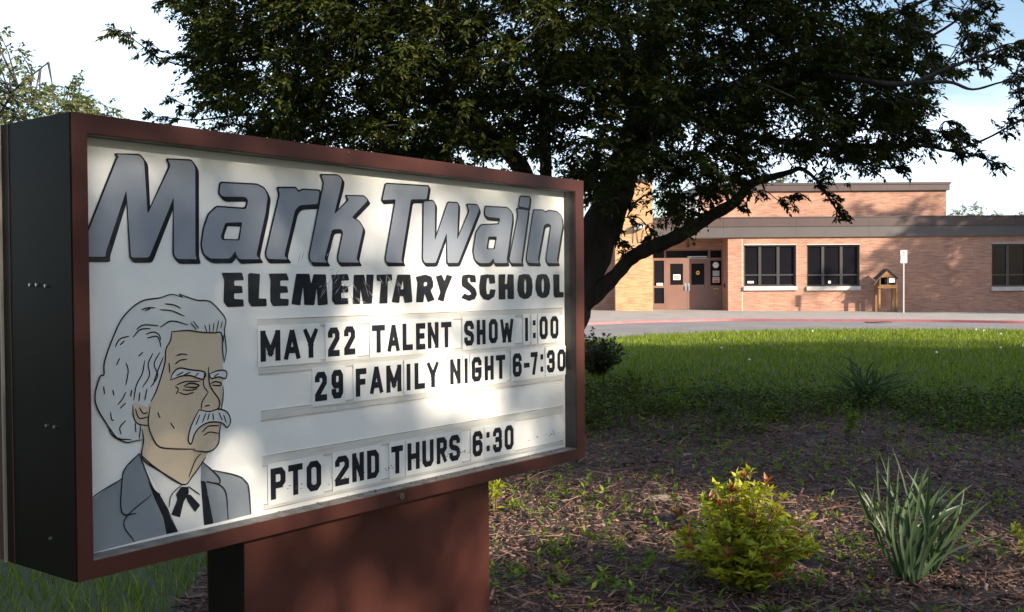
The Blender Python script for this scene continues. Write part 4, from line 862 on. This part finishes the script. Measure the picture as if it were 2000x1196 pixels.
    for i, c in enumerate(CEN):
        out = unit(c-ax); out[2] = out[2]*.3-.05
        core = i < n_core
        n = 165 if core else 85; r = .27 if core else .17
        if i >= n_core+n_sp: n = 60; r = .13
        spray(lv, tw if not core else None, c, out, r, n, .064, .026, fine=True)
    tr.build('trunk', M['bark'], t, True, root); tw.build('twigs', M['bark'], t, False, root); lv.build('crown', M['leaf_main'], t, False, root)
main_tree()

def make_tree(name, h, cr, cz, nspray, nleaf, ll, lw, lmat, trunk_r, seed, lean=(0, 0), gap=.0, r_spray=.5):
    """a whole tree standing at the origin: trunk with limbs, crown of sprays in an uneven ellipsoid; returns meshes"""
    global rng
    keep = rng; rng = np.random.default_rng(seed)
    tr = Acc(); lv = Acc(); tips = []
    top = np.array([lean[0], lean[1], h*.86]); ph = rng.uniform(0, 6, 8)
    ax = spline([(0, 0, -.15), (.05*h*.1, 0, h*.15), (lean[0]*.4, lean[1]*.4, h*.45), top], 5)
    V, T = tube_np(ax, trunk_r*np.linspace(1.15, .12, len(ax)), 9); tr.add(V, T)
    nl = 13
    for i in range(nl):
        f = .25+.65*i/nl; s = ax[int(f*(len(ax)-1))]; a = i*2.4+rng.uniform(-.4, .4); rr = cr*rng.uniform(.6, .95)*(1-.45*max(f-.45, 0)); 
        e = np.array([lean[0]+math.cos(a)*rr, lean[1]+math.sin(a)*rr, min(s[2]+h*rng.uniform(.12, .3), h*.95)])
        q = spline([s, s+(e-s)*.45+np.array([0, 0, .06*h]), e], 5); V, T = tube_np(q, np.linspace(trunk_r*.42*(1-f*.5), .015, len(q)), 6); tr.add(V, T); tips.append(q[4:])
    A = np.vstack(tips)
    k = 0
    while k < nspray:
        u = rand_unit(1)[0]; rr = rng.uniform(.35, 1)**.5
        lump = 1+.22*math.sin(3*math.atan2(u[1], u[0])+ph[0])+.16*math.sin(5*u[2]*2+ph[1])+.12*math.sin(7*math.atan2(u[1], u[0])+ph[2])
        c = np.array([lean[0], lean[1], cz])+u*rr*lump*np.array([cr, cr, h-cz])*.92
        if c[2] < cz-(h-cz)*.75: continue
        if gap and math.sin(c[0]*1.9+ph[3])+math.sin(c[1]*1.7+ph[4])+math.sin(c[2]*2.1+ph[5]) > 1.6-gap*2: continue
        out = u.copy(); out[2] = out[2]*.4
        spray(lv, None, c, out, r_spray, nleaf, ll, lw); k += 1
        if k % 2 == 0:
            j = np.argmin(((A-c)**2).sum(1)); a = A[j]; d = np.linalg.norm(c-a)
            if d > .2: V, T = tube_np([a, (a+c)/2+np.array([0, 0, .08*d]), c], [.02+.006*d, .015, .008], 4, False); tr.add(V, T)
    t = empty(name); tr.build('trunk', M['bark'], t, True); lv.build('crown', lmat, t); rng = keep
    return t
def copy_tree(t, loc, rz, sc=1.0):
    c = t.copy(); col.objects.link(c); c.location = loc; c.rotation_euler = (0, 0, rz); c.scale = (sc, sc, sc)
    for ch in t.children:
        d = ch.copy(); col.objects.link(d); d.parent = c
    return c
def put(t, loc, rz, sc=1.0): t.location = loc; t.rotation_euler = (0, 0, rz); t.scale = (sc, sc, sc); return t
# trees of the school grounds to the right of and behind the photographer: they shade lawn, bed, sign and the near tree; the smallest pair and the left pair are added for their shade alone
SHADE = [(6.37, -5.56, 0.489, 0.9, 'shade tree standing nearest behind the photographer on the right'), (15.493, 2.057, 5.177, 1.362, 'tall shade tree on the lawn just right of the planting bed'), (20.096, 4.807, 2.2, 1.2, 'shade tree on the lawn between the tall tree and the road'), (24.8, 6.4, 3.7, 1.0, 'shade tree on the lawn in the middle of the far row'), (30.1, 7.4, 2.9, 0.9, 'smaller shade tree at the far end of the row'), (29.2, 36.9, 4.4, 1.1, 'street tree on the pavement beside the right end of the school wall'), (34.0, 36.0, 0.5, 1.15, 'outer street tree on the pavement near the right end of school'), (23.353, -3.652, 5.484, 1.413, 'tallest shade tree on the lawn behind the row'), (9.106, -2.299, 4.428, 0.477, 'smallest added unseen tree on the lawn, shaping sun patches on sign and bed'), (9.97, -4.8, 1.04, 0.559, 'added unseen tree next to the smallest one, shading the sign board'), (-8.5, 1.5, 2.0, 0.8, 'added unseen tree left of the sign, cutting the sky light'), (-7.5, -6.0, 3.1, 0.9, 'added unseen tree behind the camera on the left, cutting the sky light')]
proto = make_tree('shade_tree', 10.0, 4.3, 5.6, 620, 90, .16, .10, M['leaf_shade'], .24, 11, r_spray=.7)
for i, (x, y, rz, sc, lab) in enumerate(SHADE):
    zz = gz(x, y) if y < 30 else plaza_z(x, y)
    o = put(proto, (x, y, zz), rz, sc) if i == 0 else copy_tree(proto, (x, y, zz), rz, sc)
    tag(o, lab, 'tree', 'shade trees of the school grounds')
# sunlit tree far behind the sign, on the left
ft = make_tree('garden_tree', 7.6, 3.2, 4.6, 420, 90, .12, .06, M['leaf_far'], .16, 23, gap=.05, r_spray=.5)
p = at_y(-35, 300, 26.0); put(ft, (p[0], p[1], -.12 if p[1] > edge_y(p[0]) else gz(p[0], p[1])), 1.9, 1.06); tag(ft, 'sunlit green tree seen over the top left corner of the sign', 'tree')
# trees behind the school
bt = make_tree('background_tree', 9.0, 4.0, 5.2, 520, 90, .2, .11, M['leaf_far'], .25, 31, r_spray=.8)
for i, (px, py, Y, lab) in enumerate(((1862, 404, 74, 'round green tree top showing at the right end of the upper roof'), (1527, 345, 70, 'green tree top peeking over the upper roof behind the leaves'), (1955, 417, 86, 'low tree top just showing over the long fascia'), (2010, 414, 82, 'low tree top over the fascia at the right edge'))):
    P = at_y(px, py, Y); sc = (P[2]+.1)/9.3
    o = put(bt, (P[0], P[1], -.12), i*1.3, sc) if i == 0 else copy_tree(bt, (P[0], P[1], -.12), i*1.3, sc)
    tag(o, lab, 'tree', 'tree tops behind the school')

# ------------------------------------------------------------------ ground litter, grass, plants
def bed_z(x, y): return gz(x, y)+.022+.012*math.sin(2.1*x+1.3*y)*math.sin(1.7*y-x)
def litter(name, n, ymin, ymax, xl, xr, lm, wm, tm, mtl, label, cat, tilt=.25):
    y = ymin+(ymax-ymin)*rng.uniform(0, 1, n)**1.5; x = rng.uniform(0, 1, n)*(xr(y)-xl(y))+xl(y)
    ok = in_poly_np(x, y, BED); x, y = x[ok], y[ok]; n = len(x)
    z = gz_np(x, y)+.022+.012*np.sin(2.1*x+1.3*y)*np.sin(1.7*y-x)
    a = rng.uniform(0, 6.283, n); el = rng.normal(0, tilt, n); sz = np.minimum(rng.lognormal(0, .35, n), 1.8); l_ = np.minimum(lm*sz*rng.lognormal(0, .5, n), lm*3.5); w_ = np.minimum(wm*sz*rng.lognormal(0, .4, n), wm*2.4); t_ = tm*rng.uniform(.5, 1.5, n); roll = rng.normal(0, .5, n)
    d = np.stack([np.cos(a)*np.cos(el), np.sin(a)*np.cos(el), np.sin(el)], 1); s0 = np.stack([-np.sin(a), np.cos(a), 0*a], 1); u0 = np.cross(d, s0); u0 *= np.sign(u0[:, 2:3]+1e-9)
    s = s0*np.cos(roll)[:, None]+u0*np.sin(roll)[:, None]; u = unit(np.cross(d, s)); u *= np.sign(u[:, 2:3]+1e-9)
    c = np.stack([x, y, z+.006+np.abs(np.sin(el))*l_*.4+rng.uniform(0, .012, n)], 1)
    V = []
    for su in (-1, 1):
        for sd, ss in ((-1, -1), (1, -1), (1, 1), (-1, 1)):
            tp = rng.uniform(.55, 1, n)
            V.append(c+d*(l_*.5*sd)[:, None]+s*(w_*.5*ss*tp)[:, None]+u*(t_*.5*su)[:, None])
    V = np.stack(V, 1).reshape(-1, 3); q = [(4, 5, 6), (4, 6, 7), (0, 1, 5), (0, 5, 4), (1, 2, 6), (1, 6, 5), (2, 3, 7), (2, 7, 6), (3, 0, 4), (3, 4, 7)]
    T = (np.array(q)[None]+(np.arange(n)*8)[:, None, None]).reshape(-1, 3)
    return tag(mesh_np(name, V, T, mtl), label, cat, kind='stuff')
def gz_np(x, y): return .17*np.clip((y-10)/18, 0, 1)
xl_ = lambda y: -1.75+0*y; xr_ = lambda y: .54*y+1.2
litter('bark_mulch', 52000, 3.0, 13.2, xl_, xr_, .030, .0095, .004, M['chips'], 'brown shredded bark mulch covering the planting bed', 'mulch')
litter('bark_mulch', 16000, 2.6, 13.2, lambda y: .54*y+.9, lambda y: .54*y+6.5, .030, .0105, .004, M['chips'], 'brown bark mulch at the far right of the planting bed, past the daffodils', 'mulch')
litter('dry_stalks', 3400, 3.5, 13.0, xl_, xr_, .11, .0045, .003, M['straw'], 'dry straw coloured stalks scattered over the mulch', 'litter', .12)
def grass_stuff():
    acc = Acc()
    def blades(x, y, h, w_):
        n = len(x); z = gz_np(x, y)-.004; a = rng.uniform(0, 6.283, n); hh = h*rng.lognormal(0, .28, n); ww = w_*rng.uniform(.7, 1.3, n)
        s = np.stack([np.cos(a), np.sin(a), 0*a], 1)*(ww*.5)[:, None]; ln_ = rng.normal(0, .38, (n, 2))*hh[:, None]
        b = np.stack([x, y, z], 1); m = b+np.stack([ln_[:, 0]*.35, ln_[:, 1]*.35, hh*.58], 1); tp = b+np.stack([ln_[:, 0], ln_[:, 1], hh], 1)
        V = np.stack([b-s, b+s, m-s*.75, m+s*.75, tp], 1).reshape(-1, 3); T = (np.array([(0, 1, 3), (0, 3, 2), (2, 3, 4)])[None]+(np.arange(n)*5)[:, None, None]).reshape(-1, 3); acc.add(V, T)
    n = 150000; y = rng.uniform(0, 1, n)**.85*19+11.5; x = rng.uniform(-.5, 1, n)*(.54*y+2)+.0
    e = np.interp(x, np.r_[-60, -10, _e[:, 0], 24, 80], np.r_[14, 21, _e[:, 1], 27, 22]); ok = (y < e+.06+.05*np.sin(x*9)) & ~in_poly_np(x, y, BED) & (x > .2*y*0-1); blades(x[ok], y[ok], .075, .011)
    n = 30000; y = rng.uniform(10.5, 28, n); x = np.where(rng.uniform(0, 1, n) < .6, .54*y+2+rng.uniform(-.4, 6, n), rng.uniform(-8, -.5, n))
    e = np.interp(x, np.r_[-60, -10, _e[:, 0], 24, 80], np.r_[14, 21, _e[:, 1], 27, 22]); ok = (y < e+.06) & ~in_poly_np(x, y, BED); blades(x[ok], y[ok], .075, .016)
    n = 26000; y = rng.uniform(3.2, 11, n); x = rng.uniform(-5.5, -1.2, n); ok = ~in_poly_np(x, y, BED); blades(x[ok], y[ok], .08, .006)
    return tag(acc.build('grass', M['grass']), 'mown green lawn grass between the planting bed and the road', 'grass', kind='stuff')
grass_stuff()
def cover_stuff():
    acc = Acc(); n = 0
    while n < 5200:
        y = rng.uniform(8.0, 14.2); x = rng.uniform(.3, .54*y+1.5)
        dens = math.sin(x*1.3+.7)*.4+math.sin(x*2.9-y*1.7)*.35+math.sin(x*6.1+y*4.3)*.2+(y-10.0)*.5-.15*(x < 2.2)
        if dens < rng.uniform(-.1, .9) or not in_poly(x, y, BED): continue
        n += 1; h = rng.uniform(.04, .12)+.22*max(rng.normal(), 0)*.6; k = rng.integers(7, 16); b = np.array([x, y, bed_z(x, y)])
        t = rng.uniform(.2, 1, k)[:, None]; ax = np.array([rng.normal(0, .25), rng.normal(0, .25), 1])*h
        d = rng.normal(size=(k, 3)); d[:, 2] = np.abs(d[:, 2])*.35; V, T = leaves_np(b+ax*t, d, rng.normal(size=(k, 3))*.4+np.array([0, 0, 1.]), rng.uniform(.03, .055, k), rng.uniform(.014, .026, k)); acc.add(V, T)
    return tag(acc.build('ground_cover', M['cover']), 'low leafy ground cover along the far side of the bed', 'ground cover', kind='stuff')
cover_stuff()
def seedlings():
    acc = Acc()
    for _ in range(2400):
        y = 3.6+rng.uniform(0, 1)**1.3*8.5; x = rng.uniform(-.9, .54*y+.8)
        if not in_poly(x, y, BED): continue
        if math.sin(x*2.3+y*1.1)+math.sin(y*2.7-x) < rng.uniform(-1.6, .9): continue
        h = .02+.05*rng.exponential(); k = rng.integers(3, 9); b = np.array([x, y, bed_z(x, y)])
        d = rng.normal(size=(k, 3)); d[:, 2] = np.abs(d[:, 2])*.8+.15; V, T = leaves_np(b+np.array([0, 0, 1.])*h*rng.uniform(.2, 1, k)[:, None], d, rng.normal(size=(k, 3))*.3+np.array([0, 0, 1.]), rng.uniform(.025, .065, k), rng.uniform(.010, .022, k)); acc.add(V, T)
    return tag(acc.build('weed_seedlings', M['weed']), 'scattered small green weed seedlings in the mulch', 'weeds', kind='stuff')
seedlings()

def strap_clump(name, P, leaves, label, cat, mtl=None, w_=.019):
    """strap leaves: each (lean direction x, y, height, bend) is an arching blade of its own"""
    t = tag(empty(name, P), label, cat)
    for (bx, by, tx, ty, hz, droop) in leaves:
        m = 9; s = np.linspace(0, 1, m); x = bx+tx*s**1.75+rng.normal(0, .045)*np.sin(s*3.14); y = by+(ty+rng.normal(0, .08))*s**1.8; z = hz*(s*(1+droop)-droop*s*s*1.0) if droop < 1.2 else hz*np.sin(s*2.2)/math.sin(1.57)
        c = np.stack([x, y, z-.02], 1); D = np.gradient(c, axis=0); sd = unit(np.cross(D, np.array([rng.normal(0, .5), -1, .3])))
        ww = w_*rng.uniform(.55, 1.25)*np.interp(s, [0, .15, .7, .92, 1], [.75, 1, 1, .55, .05])[:, None]; up = unit(np.cross(sd, D))*ww*.18
        V = np.concatenate([c-sd*ww*.5+up, c-up*.6, c+sd*ww*.5+up]); T = []
        for i in range(m-1):
            for k in (0, m): T += [(k+i, k+i+1, k+m+i+1), (k+i, k+m+i+1, k+m+i)]
        mesh_np('leaf', V, T, mtl or M['daff'], t, True)
    return t
P = at_ground(1768, 1142); P[2] = bed_z(P[0], P[1]); k_ = P[1]/F
def tipl(bpx, tpx, tpy, by=0, ty=0, droop=.15):
    return ((bpx-1768)*k_, by, (tpx-bpx)*k_, ty, (1142-tpy)*k_+.02, droop)
LV = [tipl(1770, 1748, 880), tipl(1765, 1728, 925), tipl(1770, 1735, 935), tipl(1760, 1655, 932, .02, -.05, .1), tipl(1765, 1660, 940, 0, .05), tipl(1775, 1780, 920), tipl(1780, 1830, 930), tipl(1785, 1845, 935, .02, .03), tipl(1788, 1852, 950), tipl(1780, 1800, 905, .03), tipl(1770, 1775, 925), tipl(1785, 1900, 975, -.02, -.06, .3), tipl(1788, 1895, 965, 0, 0, .3), tipl(1790, 1960, 1040, -.05, -.1, .5), tipl(1800, 1935, 985, .05), tipl(1760, 1790, 1030, -.05, -.12, .9), tipl(1758, 1700, 990), tipl(1762, 1690, 960, .05), tipl(1772, 1752, 900, .04), tipl(1778, 1818, 915, .05), tipl(1765, 1745, 960, -.04), tipl(1770, 1765, 945, -.05), tipl(1780, 1795, 950, -.04), tipl(1786, 1815, 960, -.05), tipl(1775, 1710, 940, .06), tipl(1792, 1870, 955, .06), tipl(1776, 1740, 890, .05), tipl(1772, 1720, 905, .02), tipl(1789, 1920, 1010, .04, .1, .4), tipl(1762, 1680, 1010, .0, -.1, .5), tipl(1782, 1808, 925, .02), tipl(1768, 1758, 915, .0), tipl(1784, 1840, 985, -.05, -.08, .3), tipl(1779, 1768, 975, -.07)]
strap_clump('daffodil_clump', P, LV, 'clump of upright blue green daffodil leaves on the mulch beside golden bush', 'plant')
P2 = at_ground(1818, 1128); P2[2] = bed_z(P2[0], P2[1])
strap_clump('daffodil_clump', P2, [(rng.uniform(-.02, .02), rng.uniform(-.02, .02), rng.uniform(-.02, .24), rng.uniform(-.08, .1), rng.uniform(.28, .5), rng.uniform(.1, .5)) for _ in range(13)], 'smaller daffodil clump leaning right, just behind the largest daffodil clump', 'plant')
P3 = at_ground(1690, 796); P3[2] = bed_z(P3[0], P3[1])
strap_clump('daffodil_clump', P3, [(rng.uniform(-.12, .12), rng.uniform(-.12, .12), rng.uniform(-.5, .55), rng.uniform(-.4, .3), rng.uniform(.18, .6), rng.uniform(.1, .9)) for _ in range(70)], 'wide drooping daffodil clump in shade at the edge of the lawn', 'plant', w_=.022)

def bush(name, P, stems, leaf_len, leaf_w, per, label, cat, mtl, tipm=None, h=.5, spread=.33, tips=8, whorl=True):
    t = tag(empty(name, P), label, cat); st = Acc(); lv = Acc(); tl = Acc()
    for i in range(stems):
        a = rng.uniform(0, 6.283); rr = spread*math.sqrt(rng.uniform(0, 1)); hh = h*(1-.5*(rr/spread)**2)*rng.uniform(.5, 1.25)
        b = np.array([math.cos(a)*rr*.2, math.sin(a)*rr*.2, -.02]); e = np.array([math.cos(a)*rr, math.sin(a)*rr, hh]); m = b+(e-b)*.5+np.array([0, 0, .05])
        q = spline([b, m, e], 6); V, T = tube_np(q, np.linspace(.004, .0018, len(q)), 4, False); st.add(V, T)
        s = rng.uniform(.15, .95, per)*(len(q)-1.01); fi = s.astype(int); c = q[fi]+(q[np.minimum(fi+1, len(q)-1)]-q[fi])*(s-fi)[:, None]
        d = rng.normal(size=(per, 3)); d[:, 2] = np.abs(d[:, 2])*.3-.1; V, T = leaves_np(c, d, rng.normal(size=(per, 3))*.35+np.array([0, 0, 1.]), leaf_len*rng.uniform(.7, 1.25, per), leaf_w*rng.uniform(.75, 1.2, per), .15, .2); lv.add(V, T)
        k = tips; d = rng.normal(size=(k, 3)); d[:, 2] = np.abs(d[:, 2])*.8+.25; V, T = leaves_np(np.repeat(e[None], k, 0)-np.array([0, 0, .01])*rng.uniform(0, 2, k)[:, None], d, rng.normal(size=(k, 3))*.4+np.array([0, 0, 1.]), leaf_len*rng.uniform(.6, .95, k), leaf_w*.75, .15, .15)
        (tl if tipm and rng.uniform() < .2 else lv).add(V, T)
    st.build('stems', M['stem'], t); lv.build('foliage', mtl, t)
    if tl.n: tag(tl.build('young_tips', tipm, t), kind='stuff')
    return t
P = at_ground(1450, 1158); P[2] = bed_z(P[0], P[1]); bush('golden_spirea', P, 105, .066, .028, 20, 'golden yellow bush with bronze red tips on the mulch', 'bush', M['spirea'], M['spirea_red'], h=.46, spread=.35)
P = at_ground(1418, 1046); P[2] = bed_z(P[0], P[1]); bush('peony_plant', P, 7, .13, .045, 5, 'broad leafed green plant rising behind the golden bush', 'plant', M['peony'], h=.30, spread=.16, tips=9)
P = at_ground(1168, 736); P[2] = bed_z(P[0], P[1]); bush('evergreen_shrub', P, 130, .06, .03, 26, 'dark rounded shrub in shade right behind the edge of the sign', 'shrub', M['shrub'], h=.62, spread=.42)
P = at_ground(1652, 862); P[2] = bed_z(P[0], P[1]); bush('leafy_sprout', P, 5, .08, .035, 10, 'upright light green sprout above the ground cover below the wide daffodils', 'plant', M['weed'], h=.36, spread=.10)
P = at_ground(1318, 812); P[2] = bed_z(P[0], P[1]); bush('leafy_sprout', P, 14, .085, .03, 12, 'loose green weedy plant at the lawn edge right of the tree', 'plant', M['weed'], h=.36, spread=.35)
P = at_ground(1205, 790); P[2] = bed_z(P[0], P[1]); bush('leafy_sprout', P, 30, .07, .03, 14, 'mass of dark green weeds beside the right end of sign', 'plant', M['cover'], h=.34, spread=.5)
P = at_ground(2012, 1105); P[2] = bed_z(P[0], P[1]); bush('leafy_sprout', P, 7, .05, .022, 8, 'small yellow green sprout at the right edge of the photo', 'plant', M['spirea'], h=.26, spread=.13)
P = at_ground(966, 1012); P[2] = bed_z(P[0], P[1]); bush('leafy_sprout', P, 4, .075, .024, 6, 'young yellow green sprout hugging the right side of the pedestal', 'plant', M['spirea'], h=.2, spread=.06)
for px, py, lab in ((998, 1008, 'small green weed just right of the pedestal'), (1150, 1075, 'thin pale weed stalk in the sunlit mulch'), (1213, 1110, 'tall single weed stem left of the golden bush'), (1085, 1105, 'green weed rosette at the near edge of the sunlit mulch'), (1316, 1006, 'little upright weed beside the pale stone'), (1190, 1172, 'leafy weed in the dark foreground')):
    P = at_ground(px, py); P[2] = bed_z(P[0], P[1]); bush('garden_weed', P, 3, .05, .016, 5, lab, 'weed', M['weed'], h=.10, spread=.04, tips=5)
# stones, bark slab, twigs
def rock(P, sx, sy, sz, rz, label, name='stone', mtl=None):
    bm = bmesh.new(); bmesh.ops.create_icosphere(bm, subdivisions=2, radius=1); r = random.Random(int(P[0]*1000))
    for v in bm.verts: v.co = Vector((v.co.x*sx, v.co.y*sy, v.co.z*sz))*(1+r.uniform(-.22, .22))
    me = bpy.data.meshes.new(name); bm.to_mesh(me); bm.free(); me.materials.append(mtl or M['stone']); o = link(bpy.data.objects.new(name, me)); o.location = (P[0], P[1], P[2]+sz*.45); o.rotation_euler = (0, 0, rz); return tag(o, label, 'stone')
for px, py, a, b, c, rz, lab in ((1288, 986, .085, .045, .022, .3, 'flat pale grey stone slab in the mulch left of golden bush'), (1325, 986, .035, .025, .014, 1, 'small pale stone touching the right end of the flat slab'), (1834, 996, .055, .04, .035, .5, 'pale pinkish stone behind the daffodil leaves'), (1757, 1152, .016, .014, .012, 0, 'tiny tan pebble at the foot of the daffodils'), (1345, 897, .06, .03, .014, .2, 'thin tan bark flake in the shaded mulch'), (1256, 990, .02, .014, .010, 0, 'small pinkish pebble left of the flat slab')):
    P = at_ground(px, py); P[2] = bed_z(P[0], P[1]); rock(P, a, b, c, rz, lab)
for i, (a, b, r, lab) in enumerate((((1022, 952), (1085, 926), .006, 'curved brown twig lying by the right side of the pedestal'), ((1320, 890), (1345, 860), .008, 'brown twig at the shaded edge of ground cover'), ((1240, 1000), (1310, 985), .006, 'straight twig in front of the flat pale slab'), ((1330, 1032), (1365, 1012), .008, 'forked pale twig left of the golden bush'), ((1600, 1008), (1690, 1010), .005, 'long straight dry stalk between bush and daffodils'), ((1888, 1084), (1985, 1092), .006, 'pale dry stalk at the right of the daffodils'), ((1945, 1108), (2000, 1098), .006, 'short pale stick near right edge'), ((1148, 1090), (1155, 1074), .008, 'stub of brown wood poking up in the sunlit mulch'))):
    A_, B_ = at_ground(*a), at_ground(*b); A_[2] = bed_z(A_[0], A_[1])+.012; B_[2] = bed_z(B_[0], B_[1])+.022; q = spline([A_, (A_+B_)/2+np.array([.0, .03, .02]), B_], 4)
    s = MB(A_); s.tube(q, np.linspace(r, r*.5, len(q)), 6); o = s.build('twig', M['twig'], None, True); o.location = A_; tag(o, lab, 'twig')
# dandelions in the lawn
def dandelion(P, h):
    t = empty('dandelion', P); s = MB(); s.tube([(0, 0, -.01), (.01, 0, h*.5), (.015, .005, h)], [.004, .0035, .003], 5); s.build('stalk', M['stalk'], t)
    bm = bmesh.new(); bmesh.ops.create_icosphere(bm, subdivisions=2, radius=.019); r = random.Random(int(P[0]*100))
    for v in bm.verts: v.co *= 1+r.uniform(-.25, .15)
    me = bpy.data.meshes.new('seed_head'); bm.to_mesh(me); bm.free(); me.materials.append(M['fluff']); o = link(bpy.data.objects.new('seed_head', me), t); o.location = (.015, .005, h+.015); return t
for px, py in ((1394, 676), (1408, 686), (1462, 716), (1586, 650), (1649, 672), (1828, 704), (1920, 654), (1953, 664), (1953, 688), (1997, 688), (1905, 652)):
    P = at_ground(px, py); h = random.uniform(.10, .2)
    P = at_ground(px, py+6); tag(dandelion(P, h), 'white dandelion seed head standing above the lawn grass', 'dandelion', 'dandelions gone to seed in the lawn')
